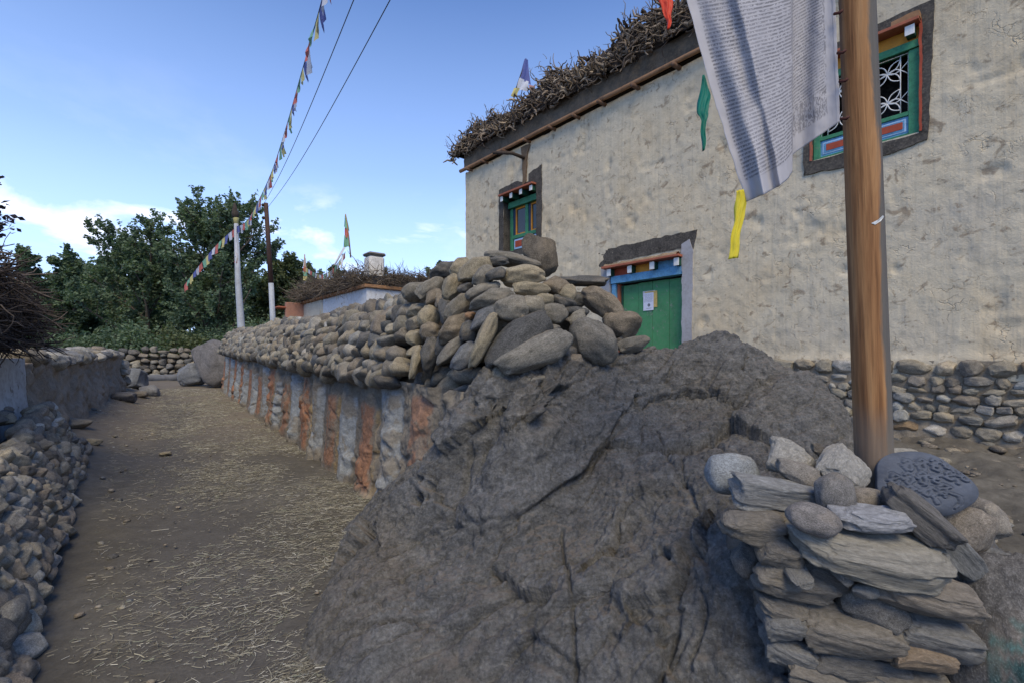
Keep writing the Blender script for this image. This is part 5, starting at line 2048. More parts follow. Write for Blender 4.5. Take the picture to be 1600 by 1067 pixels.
def build_roof_flag():
    d = 14.6
    base = P(802, 172, d)
    tf = thing('roof_flag', 'blue white and yellow prayer flag on a thin stick above the roof firewood', 'prayer flag', tuple(base))
    o_ = base
    tube('stick', [P(798, 178, d) - o_, P(806, 140, d) - o_, P(822, 92, d) - o_], [.02, .018, .012], M['sooty_unlit'], tf, 6)
    cloth_patch('blue_cloth', (P(820, 92, d), P(825, 94, d - .1), P(828, 132, d - .2), P(812, 124, d)), FM['blue'], tf, o_, .05)
    cloth_patch('white_cloth', (P(812, 122, d - .05), P(826, 128, d - .2), P(824, 142, d - .2), P(805, 143, d)), FM['white'], tf, o_, .05)
    cloth_patch('yellow_cloth', (P(803, 138, d - .02), P(812, 138, d - .1), P(808, 152, d), P(799, 152, d)), FM['yellow'], tf, o_, .05)
    cloth_patch('pink_cloth', (P(826, 133, d), P(836, 135, d), P(835, 142, d), P(828, 143, d)), FM['pink'], tf, o_, .05)


build_roof_flag()


# ------------------------------------------------------------------ left side: dry stone bank, mud wall, white wall
DW = thing('dry_stone_wall', 'low dry stacked cobble wall at the left edge of the lane', 'wall', (-2.34, 2.4, 0))
DD = Vector((-0.797, 1.0, 0)).normalized()
DN = Vector((-DD.y, DD.x, 0))          # to the left


def build_dry_wall():
    kk = math.hypot(.797, 1)
    k = 0
    rows = 9
    for ri in range(rows):
        u = -1.1 + R.uniform(0, .1)
        while u < 5.6:
            ww = R.uniform(.10, .24) * (1.15 if ri < 3 or ri == rows - 1 else 1.0)
            if u < .9 and ri < 5:
                ww *= 1.25
            u += ww / 2
            v = ri / (rows - 1)
            hmax = 0.66 + 0.08 * min(1, max(0, (u - 2) / 2)) - .25 * max(0, (u - 4.9) / .6)
            z = gz(*(Vector((-2.34, 2.4, 0)) + DD * u).xy) + .05 + v * hmax
            off = .15 + .32 * v ** 1.1
            hgt = R.uniform(.058, .082) * (1.25 if u < 1 and ri < 5 else 1)
            loc = DD * u + DN * (off + R.uniform(-.04, .03)) + Vector((0, 0, z + R.uniform(-.02, .02)))
            tl = R.gauss(6, 15)
            e1 = -DD * math.cos(rad(tl)) + Vector((0, 0, math.sin(rad(tl))))
            fr = frame(e1, -DN + Vector((R.uniform(-.3, .3), R.uniform(-.3, .3), .45 + R.uniform(-.2, .3))))
            sc = (ww * .58, hgt * 1.05, R.uniform(.09, .13))
            c = tuple(min(.5, a_ * 1.3) for a_ in tone((7, 5, 1, 5, 2.2, .3)))
            ob('stone', (COBH if u < 3 else COB)[R.randrange(12)] if R.random() > .22 else ROUGH[R.randrange(8)], None, DW, mw=mat4(loc, fr, sc), color=c)
            u += ww / 2 - .005
            k += 1
    # top stones, set further back
    for i in range(52):
        u = R.uniform(.8, 5.4)
        off = R.uniform(.66, 1.15)
        z = gz(*(Vector((-2.34, 2.4, 0)) + DD * u).xy) + .05 + .70 + .06 * min(1, max(0, (u - 2) / 2)) + R.uniform(-.03, .06)
        ww = R.uniform(.16, .32)
        loc = DD * u + DN * off + Vector((0, 0, z))
        fr = frame(-DD + Vector((R.uniform(-.5, .5), R.uniform(-.5, .5), R.uniform(-.1, .25))), Vector((.2, -.2, 1)))
        ob('stone', COBH[R.randrange(12)], None, DW, mw=mat4(loc, fr, (ww * .55, ww * .36, ww * .22)), color=tone((5, 5, 1, 4, 2, 1)))
    # earth core
    us = np.linspace(-1.3, 5.5, 40)
    prof = [(.20, -.15), (.24, .08), (.30, .3), (.38, .5), (.50, .64), (1.6, .74), (1.8, -.2)]
    v = []
    for u in us:
        b_ = gz(*(Vector((-2.34, 2.4, 0)) + DD * u).xy)
        for o_, h in prof:
            q = DD * u + DN * (o_ + .08)
            v.append((q.x, q.y, b_ + h * (.92 + .08 * math.sin(u * 4))))
    v = np.array(v)
    kf = len(prof)
    ff = [tuple(q) for q in grid_faces(len(us), kf)] + [tuple(range(kf)), tuple(range((len(us) - 1) * kf, len(us) * kf))]
    ob('earth_core', faces_mesh('earth_core', v, ff, True, np.tile((.075, .064, .052), (len(v), 1))), M['mud'], DW)


build_dry_wall()

MD = Vector((-0.667, 1.0, 0)).normalized()
MN = Vector((-MD.y, MD.x, 0))
M0 = Vector((-6.27, 6.25, 0))


def wall_strip(name, u0, u1, thick, ztop, zbot, mat, parent, origin, col, seed, amp=.05, nu=260, endcap=True, tex=True):
    """lumpy wall on the line M0 + MD*u: front face, top, end and back in one skin"""
    nv = 40
    prof = [(0, t) for t in np.linspace(0, 1, nv)] + [(o_, 1.0) for o_ in np.linspace(.05, .95, 8)] + [(1, 1), (1, 0)]
    us = np.linspace(u0, u1, nu)
    V = []
    for u in us:
        zb = gz(*(M0 + MD * u).xy) + zbot
        for o_, t in prof:
            V.append((u, o_, zb + (ztop(u) - zb) * t))
    V = np.array(V)
    q = V * np.array([1, 1, 1.0])
    front = V[:, 1] < .01
    off = V[:, 1] * thick
    dd = amp * fbm(q * 1.6, 4, seed) + amp * .45 * fbm(q * 6, 4, seed + 3) + amp * .15 * fbm(q * 22, 2, seed + 5)
    off = off + np.where(front, dd - .10 * (1 - np.clip((V[:, 2] - .3) / 1.0, 0, 1)), 0)
    topm = (V[:, 1] > .0)
    z = V[:, 2] + np.where(topm, .5 * dd, 0)
    pos = np.array(M0)[None, :] + V[:, :1] * np.array(MD)[None, :] + off[:, None] * np.array(MN)[None, :]
    pos[:, 2] = z
    pos -= np.array(origin)
    np_ = len(prof)
    ff = [tuple(x) for x in grid_faces(nu, np_)]
    ff += [tuple(range(np_)), tuple(range((nu - 1) * np_, nu * np_))[::-1]]
    c = np.tile(col, (len(V), 1)) * (1 + .22 * fbm(q * 2.5, 3, seed + 7))[:, None]
    bm = bmesh.new()
    me = faces_mesh(name, pos, ff, True, c)
    ob(name, me, mat, parent)


MUD = thing('mud_wall', 'bare brown mud wall capped with pale cobbles on the left side of the lane', 'wall', (M0.x, M0.y, 0))
ML = 11.25
wall_strip('mud_body', .02, ML, .42, lambda u: 1.52 + .015 * u + .03 * math.sin(u * 1.7) - .0 * u, -.15, M['mud'], MUD, Vector((M0.x, M0.y, 0)), (0.25, 0.215, 0.17), 21, .13)
u = .3
while u < ML - .1:
    ww = R.uniform(.28, .55)
    u += ww / 2
    for off in (.05, .28):
        z = 1.52 + .015 * u + .03 * math.sin(u * 1.7) + R.uniform(.0, .07) + (.05 if off > .1 else 0)
        loc = MD * (u + R.uniform(-.08, .08)) + MN * (off + R.uniform(-.04, .06)) + Vector((0, 0, z))
        fr = frame(MD + Vector((R.uniform(-.3, .3), R.uniform(-.3, .3), R.uniform(-.2, .2))), Vector((.2, -.2, 1)))
        ob('cap_stone', COBH[R.randrange(12)], None, MUD, mw=mat4(loc, fr, (ww * .52, ww * .38, ww * .28)), color=tone((2, 3, 0, 1, 9, 1)))
    u += ww / 2 - .02
for (u, off, z, ww, c) in [(ML + .0, .0, 1.38, .5, PALE), (ML + .1, .1, 1.1, .55, PALE), (ML + .12, -.02, .85, .5, GREY), (ML - .05, -.06, 1.18, .42, PALE)]:
    loc = MD * u + MN * off + Vector((0, 0, z))
    ob('end_stone', COBH[R.randrange(12)], None, MUD, mw=mat4(loc, frame(MD, Vector((.3, -.6, .4))), (ww * .5, ww * .4, ww * .35)), color=c)

WW = thing('whitewashed_wall', 'flaking white limewashed wall under the dark brush pile at the left edge', 'wall', (M0.x, M0.y, 0))
wall_strip('wall_body', -4.2, -.01, .6, lambda u: 1.60 + .01 * math.sin(u * 3), -.15, M['whitewash_l'] if 'whitewash_l' in M else plain_mat('flaking_limewash', (0.42, 0.43, 0.43), .9, .25, 2.6, .9, .55, (.2, .18, .15), chips=(.15, .13, .105)), WW, Vector((M0.x, M0.y, 0)), (1, 1, 1), 31, .03, 120)


def build_brush_heap():
    o0 = M0 + MD * -1.2 + Vector((0, 0, 1.6))
    B = thing('brush_heap', 'dark heap of dry thorn brush piled on the white wall at the left edge', 'brush pile', tuple(o0))
    specs = []
    for i in range(6500):
        u = R.uniform(-3.4, -.45)
        off = R.uniform(-.28, 1.1)
        top = (.82 + .1 * math.sin(u * 2)) * max(.15, min(1, (-.1 - u) / 1.0)) ** .6
        z = R.random() ** .8 * top
        if off > .3:
            z = top * R.uniform(.5, 1.0)
        q = MD * (u + 1.2 * 0) + MN * off
        d = MD * R.gauss(.0, .8) + MN * R.gauss(-.3, .5) + Vector((0, 0, R.gauss(-.10, .30)))
        col = R.choice(((.045, .036, .032), (.07, .056, .048), (.03, .025, .024), (.11, .09, .075)))
        specs.append(((q.x + MD.x * 1.2, q.y + MD.y * 1.2, z + .10), tuple(d), R.uniform(.15, .42), R.choice((.004, .006, .009, .012)), .22, col, 6))
    stick_batch('thorn_twigs', specs, M['stick'], B, 4)
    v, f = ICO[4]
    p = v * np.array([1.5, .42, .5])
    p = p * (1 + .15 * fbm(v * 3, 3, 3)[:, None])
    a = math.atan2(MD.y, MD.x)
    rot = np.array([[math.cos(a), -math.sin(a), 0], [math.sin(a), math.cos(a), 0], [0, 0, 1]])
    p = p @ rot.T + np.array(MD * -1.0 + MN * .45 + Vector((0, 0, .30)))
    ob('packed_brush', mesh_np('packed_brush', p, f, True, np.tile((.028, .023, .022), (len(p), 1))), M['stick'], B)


build_brush_heap()

# boulders at the end of the lane
for (px, py, d, w_, h_, dp, c, sh, lab) in [
    (302, 586, 19.3, .52, .44, .4, (.15, .16, .175), 'r', 'grey squat boulder at the far end of the painted wall'),
    (340, 568, 19.0, .66, .98, .6, (.125, .12, .12), 'r', 'tall dark leaning boulder at the far end of the painted wall'),
    (206, 604, 16.9, .42, .36, .4, (.15, .16, .17), 'r', 'grey block at the far end of the mud wall'),
    (233, 609, 15.6, .30, .20, .25, (.19, .195, .205), 'r', 'small grey stone right of the grey block at the mud wall end'),
    (218, 618, 14.8, .24, .10, .2, (.22, .195, .16), 'c', 'low tan stone at the lane edge by the mud wall end'),
    (192, 630, 12.9, .30, .14, .22, (.12, .12, .125), 'c', 'dark oval stone at the foot of the mud wall')]:
    loc = P(px, py, d)
    arr = stone_arrays(700 + px, sub=4, flat=(1 if sh == 'r' else 0), rough=.12, facet=.6)
    me = mesh_np('boulder', arr[0], arr[1], True)
    me.materials.append(M['slate'] if sh == 'r' else M['stone'])
    e1 = Vector((1, .2, .55 if px == 340 else .05))
    gzv = gz(loc.x, loc.y)
    if sh == 'c' or px == 206 or px == 233:
        loc.z = gzv + h_ * .7
    o = ob('lane_boulder', me, None, None, mw=mat4(loc, frame(e1, Vector((0, -1, .3))), (w_, h_, dp)), color=c)
    tag(o, lab, 'boulder')

# kerb of flat stone across the far lane
K = []
me = None
kp = [P(196, 594, 21.0), P(235, 592, 22.5), P(262, 590, 23.5), P(300, 588, 24.5)]
o = tube('stone_kerb', [(p.x, p.y, gz(p.x, p.y) + .10) for p in kp], .22, M['kerb'] if 'kerb' in M else plain_mat('grey_kerb_stone', (.16, .165, .17), .9, .3, 3, .6, .3), None, 7)
tag(o, 'low grey kerb across the far end of the lane', 'kerb')


def build_field_wall():
    a = Vector((-23.0, 24.0, 0))
    b_ = Vector((-12.0, 29.5, 0))
    dr = (b_ - a).normalized()
    nr = Vector((dr.y, -dr.x, 0))
    FWL = thing('field_wall', 'rough cobble field wall under the trees beyond the lane', 'wall', tuple(a))
    ln = (b_ - a).length
    for ri in range(6):
        u = R.uniform(0, .2)
        while u < ln:
            ww = R.uniform(.30, .55)
            u += ww / 2
            z = .50 + .13 + ri * .245 + .03 * u * (ri / 6)
            loc = dr * u + nr * (.08 - ri * .03 + R.uniform(-.04, .06)) + Vector((0, 0, z + R.uniform(-.09, .09)))
            ob('stone', COB[R.randrange(12)], None, FWL, mw=mat4(loc, frame(dr + Vector((0, 0, R.uniform(-.2, .2))), nr), (ww * R.uniform(.4, .6), R.uniform(.10, .19), .22)), color=tone((5, 4, 1.5, 5, 1, .5)))
            u += ww / 2
    v = [(-.2, -.2), (-.2, 1.75), (-.8, 1.7), (-.8, -.2)]
    V = []
    for u in (0, ln):
        for o_, z in v:
            q = dr * u + nr * (o_ + .1)
            V.append((q.x, q.y, z))
    ob('earth_core', faces_mesh('earth_core', V, [(0, 1, 5, 4), (1, 2, 6, 5), (2, 3, 7, 6), (0, 3, 2, 1), (4, 5, 6, 7)], False, np.tile((.05, .043, .035), (8, 1))), M['mud'], FWL)


build_field_wall()


# ------------------------------------------------------------------ small white house behind
def build_small_house():
    A = Vector((-5.97, 20.0, 0))
    d1 = (Vector((-11.2, 26.2, 0)) - A).normalized()      # left face runs away
    ang = math.atan2(d1.y, d1.x)
    H = thing('white_cottage', 'low whitewashed house with brush covered flat roof and square chimney', 'house', tuple(A), ang)
    # local x along the left face (away), local y: to the left/outside?  right face runs along -y
    LX, LY, ZE = 8.1, -7.0, 4.57

    def wall(name, x0, x1, y0, y1, z0, z1, m):
        return box(name, x0, x1, y0, y1, z0, z1, m, H, .02)
    wall('wall', 0, 5.2, -.4, 0, -.2, ZE - .1, M['whitewash'])
    wall('wall', 0, .4, LY, -.402, -.2, ZE - .1, M['whitewash'])
    wall('side_wall', 5.202, LX, -.4, .03, -.2, ZE - .1, M['creamwall'])
    wall('rear_wall', LX + .002, LX + .3, LY, .9, -.2, ZE - .05, M['brickwall'])
    slabm = box('roof', -.12, LX + .1, LY, .14, ZE - .098, ZE + .04, M['oldwood'], H, .02)
    for i in range(16):
        x = .3 + i * .5
        box('rafter_end', x, x + .1, .142, .26, ZE - .11, ZE - .03, M['rafter'], H, .005)
    # openings in the left face: solid blocks, coloured dark for the unlit inside
    for (x, z, w_, h_) in ((2.3, 3.25, .5, .45), (3.4, 3.2, .9, .55), (5.0, 3.6, 1.1, .14)):
        box('window', x, x + w_, -.02, .035, z, z + h_, M['sooty_unlit'], H, .004)
    box('window', .8, 1.35, .002, .03, 3.55, 3.7, M['sooty_unlit'], H, .004)
    box('door_board', 5.4, 7.2, .032, .06, 2.6, 4.0, M['creamwall'], H, .01)
    # tilted orange-brown plank roof at the far end
    box('plank_roof', LX + .1, LX + 1.1, -2.0, 1.3, ZE - .35, ZE - .27, M['redwood'], H, .01)
    # soot-black chimney base, chimney, cap
    box('chimney_base', .25, 1.15, -2.2, -.35, ZE + .042, ZE + .42, M['sootblack'], H, .03)
    c = box('chimney', .35, 1.0, -.98, -.28, ZE + .422, ZE + 1.36, M['chimney'], H, .09)
    box('chimney_cap', .30, 1.05, -1.03, -.23, ZE + 1.362, ZE + 1.50, M['chimneycap'], H, .07)
    Bs = thing('roof_brush', 'low mound of grey-brown brush on the roof of the white cottage', 'brush pile', tuple(A + Vector((0, 0, ZE + .04))), ang)
    specs = []
    for i in range(5200):
        edge = R.random()
        if edge < .55:
            x, y = R.uniform(-.1, LX + .9), R.uniform(-1.2, .55)
        else:
            x, y = R.uniform(-.3, 1.3), R.uniform(LY, -.9)
        top = .75 + .15 * math.sin(x * 1.3 + y)
        if x > .2 and x < 1.5 and y > -1.2:
            top = .45
        z = R.random() * top
        d = (R.gauss(0, .8), R.gauss(.3, .6), R.gauss(.25, .45))
        col = R.choice(((.10, .082, .066), (.14, .115, .09), (.07, .055, .045), (.19, .16, .125)))
        specs.append(((x, y, z), d, R.uniform(.3, .8), R.choice((.008, .012, .018)), .2, col, 5))
    stick_batch('brush_twigs', specs, M['stick'], Bs, 4)
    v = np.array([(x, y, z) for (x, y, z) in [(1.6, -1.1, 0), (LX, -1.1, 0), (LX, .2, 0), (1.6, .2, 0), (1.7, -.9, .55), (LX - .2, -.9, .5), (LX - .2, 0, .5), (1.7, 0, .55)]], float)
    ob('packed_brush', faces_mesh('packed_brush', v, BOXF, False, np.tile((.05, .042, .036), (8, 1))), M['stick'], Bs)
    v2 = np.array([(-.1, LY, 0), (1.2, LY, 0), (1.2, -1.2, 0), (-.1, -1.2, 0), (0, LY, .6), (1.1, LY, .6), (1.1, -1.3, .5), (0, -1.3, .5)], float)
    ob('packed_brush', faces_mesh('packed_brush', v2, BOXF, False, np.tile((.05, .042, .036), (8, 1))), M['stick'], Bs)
    # flag on the chimney
    d = 20.6
    o_ = P(547, 402, d)
    T = thing('chimney_flag', 'narrow green and red prayer pennant on a stick over the cottage chimney', 'prayer flag', tuple(o_))
    tube('stick', [P(548, 403, d) - o_, P(545, 370, d) - o_, P(540, 335, d) - o_], [.03, .026, .02], M['oldwood'], T, 6)
    cloth_patch('green_cloth', (P(539, 336, d), P(541, 336, d), P(546, 362, d), P(537, 354, d)), FM['green'], T, o_, .05)
    cloth_patch('red_cloth', (P(539, 354, d), P(543, 352, d), P(545, 374, d), P(538, 370, d)), FM['red'], T, o_, .05)
    cloth_patch('dark_green_cloth', (P(538, 368, d), P(544, 370, d), P(546, 386, d), P(537, 387, d)), FM['green'], T, o_, .05)
    cloth_patch('white_cloth', (P(537, 386, d), P(540, 388, d), P(524, 414, d - .3), P(520, 416, d - .3)), FM['white'], T, o_, .05)
    cloth_patch('white_cloth', (P(534, 398, d), P(537, 396, d), P(534, 420, d - .3), P(532, 420, d - .3)), FM['white'], T, o_, .05)
    d = 25.5
    o_ = P(476, 450, d)
    T = thing('corner_flag', 'small red and yellow prayer flag at the back corner of the cottage roof', 'prayer flag', tuple(o_))
    tube('stick', [P(477, 452, d) - o_, P(476, 398, d) - o_], .025, M['oldwood'], T, 6)
    cloth_patch('white_cloth', (P(475, 402, d), P(478, 404, d), P(479, 418, d), P(474, 417, d)), FM['white'], T, o_, .05)
    cloth_patch('red_cloth', (P(474, 416, d), P(479, 417, d), P(479, 425, d), P(474, 425, d)), FM['red'], T, o_, .05)
    cloth_patch('green_cloth', (P(474, 425, d), P(479, 425, d), P(480, 432, d), P(474, 432, d)), FM['green'], T, o_, .05)
    cloth_patch('yellow_cloth', (P(474, 432, d), P(480, 432, d), P(480, 439, d), P(473, 438, d)), FM['yellow'], T, o_, .05)
    # short bunting from the corner flag to the chimney
    T = thing('roof_bunting', 'short sagging string of small prayer flags above the cottage roof brush', 'prayer flags', tuple(o_))
    pts = []
    for i in range(19):
        t = i / 18
        d = 25.4 - 4.8 * t
        pts.append(P(478 + 62 * t, 418 - 24 * t + 22 * math.sin(t * math.pi), d))
    tube('cord', [p - o_ for p in pts], .008, M['wire'], T, 4)
    for i in range(18):
        a, b_ = pts[i], pts[i + 1]
        dn = Vector((0, 0, -.24))
        cloth_patch('flag', (a, a.lerp(b_, .85), a.lerp(b_, .85) + dn, a + dn), FM[('yellow', 'white', 'red', 'green', 'white')[i % 5]], T, o_, .02, 3, 3)


M['creamwall'] = plain_mat('cream_limewash', (.44, .42, .36), .9, .15, 1.5, .5, .4, (.28, .24, .19))
M['brickwall'] = plain_mat('salmon_mud_wall', (.36, .19, .14), .9, .2, 2, .5, .3)
M['sootblack'] = plain_mat('chimney_soot_base', (.055, .055, .062), .9, .3, 3, .5, .3)
M['chimneycap'] = plain_mat('chimney_cap_stone', (.17, .16, .145), .9, .3, 3, .6, .3)
build_small_house()


# ------------------------------------------------------------------ poles, wires, string of flags
d1 = 18.3
pA, pB = P(377.5, 520, d1), P(368, 322, d1)
T = thing('flag_mast', 'pale slender mast with a bundled yellow top carrying the flag string', 'mast', (pA.x, pA.y, gz(pA.x, pA.y)))
o_ = Vector((pA.x, pA.y, gz(pA.x, pA.y)))
lo = pA + (pA - pB).normalized() * 1.9
tube('shaft', [lo - o_, pA - o_, P(372, 440, d1) - o_, P(369, 350, d1) - o_], [.155, .135, .105, .075], M['metalpole'], T, 10)
tube('yellow_wrap', [P(369, 352, d1) - o_, P(368.5, 340, d1) - o_, P(368, 332, d1) - o_], [.07, .11, .10], FM['yellow'], T, 8)
tube('dark_bundle', [P(368.2, 341, d1) - o_, P(367.5, 334, d1) - o_, P(367, 326, d1) - o_, P(366.5, 318, d1) - o_], [.12, .13, .08, .03], M['sooty_unlit'], T, 8)
cloth_patch('white_scarf', (P(367, 352, d1), P(370, 352, d1 - .1), P(370, 402, d1 - .1), P(368, 398, d1)), FM['white'], T, o_, .06)
cloth_patch('red_scarf', (P(367, 396, d1), P(370, 396, d1 - .1), P(371, 412, d1 - .1), P(368, 411, d1)), FM['red'], T, o_, .06)

d2 = 16.5
pA, pB = P(426.5, 505, d2), P(415.5, 318, d2)
T = thing('power_pole', 'dark two-tone utility pole with a pale lower half and two small insulators', 'utility pole', (pA.x, pA.y, gz(pA.x, pA.y)))
o_ = Vector((pA.x, pA.y, gz(pA.x, pA.y)))
mid = P(423.5, 443, d2)
lo = pA + (pA - pB).normalized() * 1.6
tube('lower_shaft', [lo - o_, pA - o_, mid - o_], [.10, .09, .082], M['metalpole'], T, 10)
tube('upper_shaft', [mid - o_, pB - o_], [.082, .068], M['rustpole'], T, 10)
INS = []
for (px, py) in ((411, 321), (411.5, 341)):
    q = P(px, py, d2 - .05)
    INS.append(q)
    tube('bracket', [P(417, py + 1, d2) - o_, q - o_], .018, M['rustpole'], T, 6)
    tube('insulator', [q - o_ + Vector((0, 0, -.045)), q - o_, q - o_ + Vector((0, 0, .05))], [.035, .06, .03], M['sooty_unlit'], T, 8)
# two wires, coming over the viewer's head to the right
for i, (px, py, dd, lab) in enumerate(((577, -60, 5.2, 'upper black power wire running to the utility pole, left of the pair'), (642, -60, 5.0, 'black power wire running to the utility pole, right of the pair'))):
    a = INS[0] if i == 0 else P(418, 325, d2)
    b_ = P(px, py, dd)
    pts = []
    for t in np.linspace(0, 1, 30):
        p = a.lerp(b_, t)
        pts.append(p - Vector((0, 0, .22 * math.sin(t * math.pi))))
    o = tube('power_wire', [p for p in pts], .006 if i else .006, M['wire'], None, 5)
    tag(o, lab, 'wire')
pts = [INS[1].lerp(P(400, 372, 30), t) - Vector((0, 0, .3 * math.sin(t * math.pi))) for t in np.linspace(0, 1, 12)]
o = tube('power_wire', pts, .012, M['wire'], None, 5)
tag(o, 'short black wire leaving the utility pole towards the trees', 'wire')


def catmull(pts, n):
    out = []
    m = len(pts) - 1
    for i in range(n):
        t = i / (n - 1) * m
        k = min(int(t), m - 1)
        t -= k
        p0, p1, p2, p3 = pts[max(k - 1, 0)], pts[k], pts[k + 1], pts[min(k + 2, m)]
        out.append(0.5 * ((2 * p1) + (p2 - p0) * t + (2 * p0 - 5 * p1 + 4 * p2 - p3) * t * t + (3 * p1 - p0 - 3 * p2 + p3) * t ** 3))
    return out


def build_flag_string():
    o_ = P(369, 354, 18.3)
    T = thing('prayer_flag_string', 'long string of coloured prayer flags climbing from the trees over the mast and overhead', 'prayer flags', tuple(o_))
    # beyond the mast, down to the left
    lead = [P(287, 447, 22.5), P(312, 414, 21.2), P(340, 381, 19.8), P(369, 355, 18.3)]
    c1_ = catmull(lead, 60)
    near = [P(369, 355, 18.3), P(385, 346, 17.3), P(402, 318, 15.5), P(425, 268, 13.2), P(447, 200, 10.8), P(472, 112, 8.6), P(498, 20, 7.0), P(522, -70, 6.0)]
    c2_ = catmull(near, 160)
    tube('cord', [p - o_ for p in c1_], .012, M['wire'], T, 4)
    tube('cord', [p - o_ for p in c2_], .008, M['wire'], T, 4)
    cols = ('blue', 'white', 'red', 'green', 'yellow')

    def run(cv, step, size, k0):
        cum = [0]
        for a, b_ in zip(cv[:-1], cv[1:]):
            cum.append(cum[-1] + (b_ - a).length)

        def at(s_):
            k = min(max(np.searchsorted(cum, s_) - 1, 0), len(cv) - 2)
            return cv[k].lerp(cv[k + 1], (s_ - cum[k]) / (cum[k + 1] - cum[k]))
        s_, i = .1, k0
        while s_ < cum[-1] - step:
            a, b_ = at(s_), at(s_ + step * .97)
            sw = R.uniform(-.05, .05)
            dn = Vector((sw, R.uniform(-.06, .06), -size * R.uniform(.85, 1.1)))
            if R.random() < .18:
                dn *= .75
            cloth_patch('flag', (a, b_, b_ + dn + Vector((R.uniform(-.04, .04), 0, R.uniform(-.03, .03))), a + dn), FM[cols[i % 5]], T, o_, .03, 6, 5)
            s_ += step
            i += 1
    run(c1_, .40, .36, 2)
    run(c2_, .34, .30, 0)


build_flag_string()


# ------------------------------------------------------------------ trees
def tree(name, base, height, spread, label, mat, n_limb=7, n_br=7, n_tw=6, leaves=90, leaf=.12, up=.55, trunk_r=.2, seed=1, low=.25, cat='tree', lumps=.16, bias=(0, 0)):
    r = np.random.RandomState(seed)
    T = thing(name, label, cat, base)
    V, Fc, n = [], [], 0

    def addt(pts, rr, sides=5):
        nonlocal n
        v, f = tube_arrays(pts, rr, sides, cap=False)
        V.append(v)
        Fc.extend((np.array(f) + n).tolist())
        n += len(v)

    def grow(p, d, ln, k, crook, upk):
        pts = [p]
        for i in range(k - 1):
            d = d + r.normal(size=3) * crook + np.array([0, 0, upk])
            d = d / np.linalg.norm(d)
            p = p + d * ln / (k - 1)
            pts.append(p)
        return np.array(pts), d
    th = max(height * .62, height - spread * .95)
    trunk, _ = grow(np.zeros(3), np.array([r.normal() * .05, r.normal() * .05, 1.0]), th, 9, .05, .05)
    addt(trunk, np.linspace(trunk_r, trunk_r * .35, 9), 8)
    L_, Tn = [], []
    for i in range(n_limb):
        f0 = low + (1 - low) * (i / max(1, n_limb - 1)) * .98
        k = min(int(f0 * 8), 7)
        p0 = trunk[k] + (trunk[k + 1] - trunk[k]) * (f0 * 8 - k if k < 8 else 0)
        a = i * 2.399 + r.uniform(-.4, .4)
        hor = 1 - .5 * f0
        d = np.array([math.cos(a) * hor + bias[0], math.sin(a) * hor + bias[1], up + .6 * f0])
        d /= np.linalg.norm(d)
        ln = spread * (1.0 - .35 * f0) * r.uniform(.8, 1.15)
        ln = min(ln, (height - p0[2]) * 1.25 / max(.35, d[2] + .2))
        limb, dd = grow(p0, d, ln, 8, .10, .05)
        addt(limb, np.linspace(trunk_r * .42, trunk_r * .08, 8), 5)
        for j in range(n_br):
            t = .22 + .78 * (j + r.rand()) / n_br
            kk = min(int(t * 7), 6)
            q0 = limb[kk]
            dl = limb[kk + 1] - limb[kk]
            dl = dl / np.linalg.norm(dl)
            db = dl * .7 + r.normal(size=3) * .55 + np.array([0, 0, .35])
            db /= np.linalg.norm(db)
            bl = spread * r.uniform(.28, .46) * (1.15 - .4 * t)
            br_, _ = grow(q0, db, bl, 6, .14, .09)
            addt(br_, np.linspace(trunk_r * .12, trunk_r * .03, 6), 4)
            for q in range(n_tw):
                tt = .25 + .75 * (q + r.rand()) / n_tw
                k3 = min(int(tt * 5), 4)
                dt_ = (br_[k3 + 1] - br_[k3])
                dt_ = dt_ / np.linalg.norm(dt_) * .8 + r.normal(size=3) * .5 + np.array([0, 0, .25])
                dt_ /= np.linalg.norm(dt_)
                tl_ = bl * r.uniform(.3, .6)
                tw, _ = grow(br_[k3], dt_, tl_, 5, .12, .08)
                addt(tw, np.linspace(trunk_r * .035, trunk_r * .015, 5), 3)
                m_ = int(leaves * r.uniform(.5, 1.4))
                s_ = r.rand(m_) ** .8 * 4
                ki = np.minimum(s_.astype(int), 3)
                pp = tw[ki] + (tw[ki + 1] - tw[ki]) * (s_ - ki)[:, None]
                pp = pp + r.normal(size=(m_, 3)) * lumps * (1 - .12 * s_)[:, None]
                L_.append(pp)
                Tn.append(np.full(m_, r.rand() * .75) + r.rand(m_) * .25)
    me = mesh_np('trunk', np.vstack(V), np.array(Fc), True)
    ob('trunk', me, M['bark'], T)
    pos = np.vstack(L_)
    tn = np.clip(np.concatenate(Tn), 0, 1)
    me = leaf_mesh('crown', pos, leaf, 1.7, -.1, None, np.stack([tn, tn, tn], 1))
    ob('crown', me, mat, T)
    return len(pos)


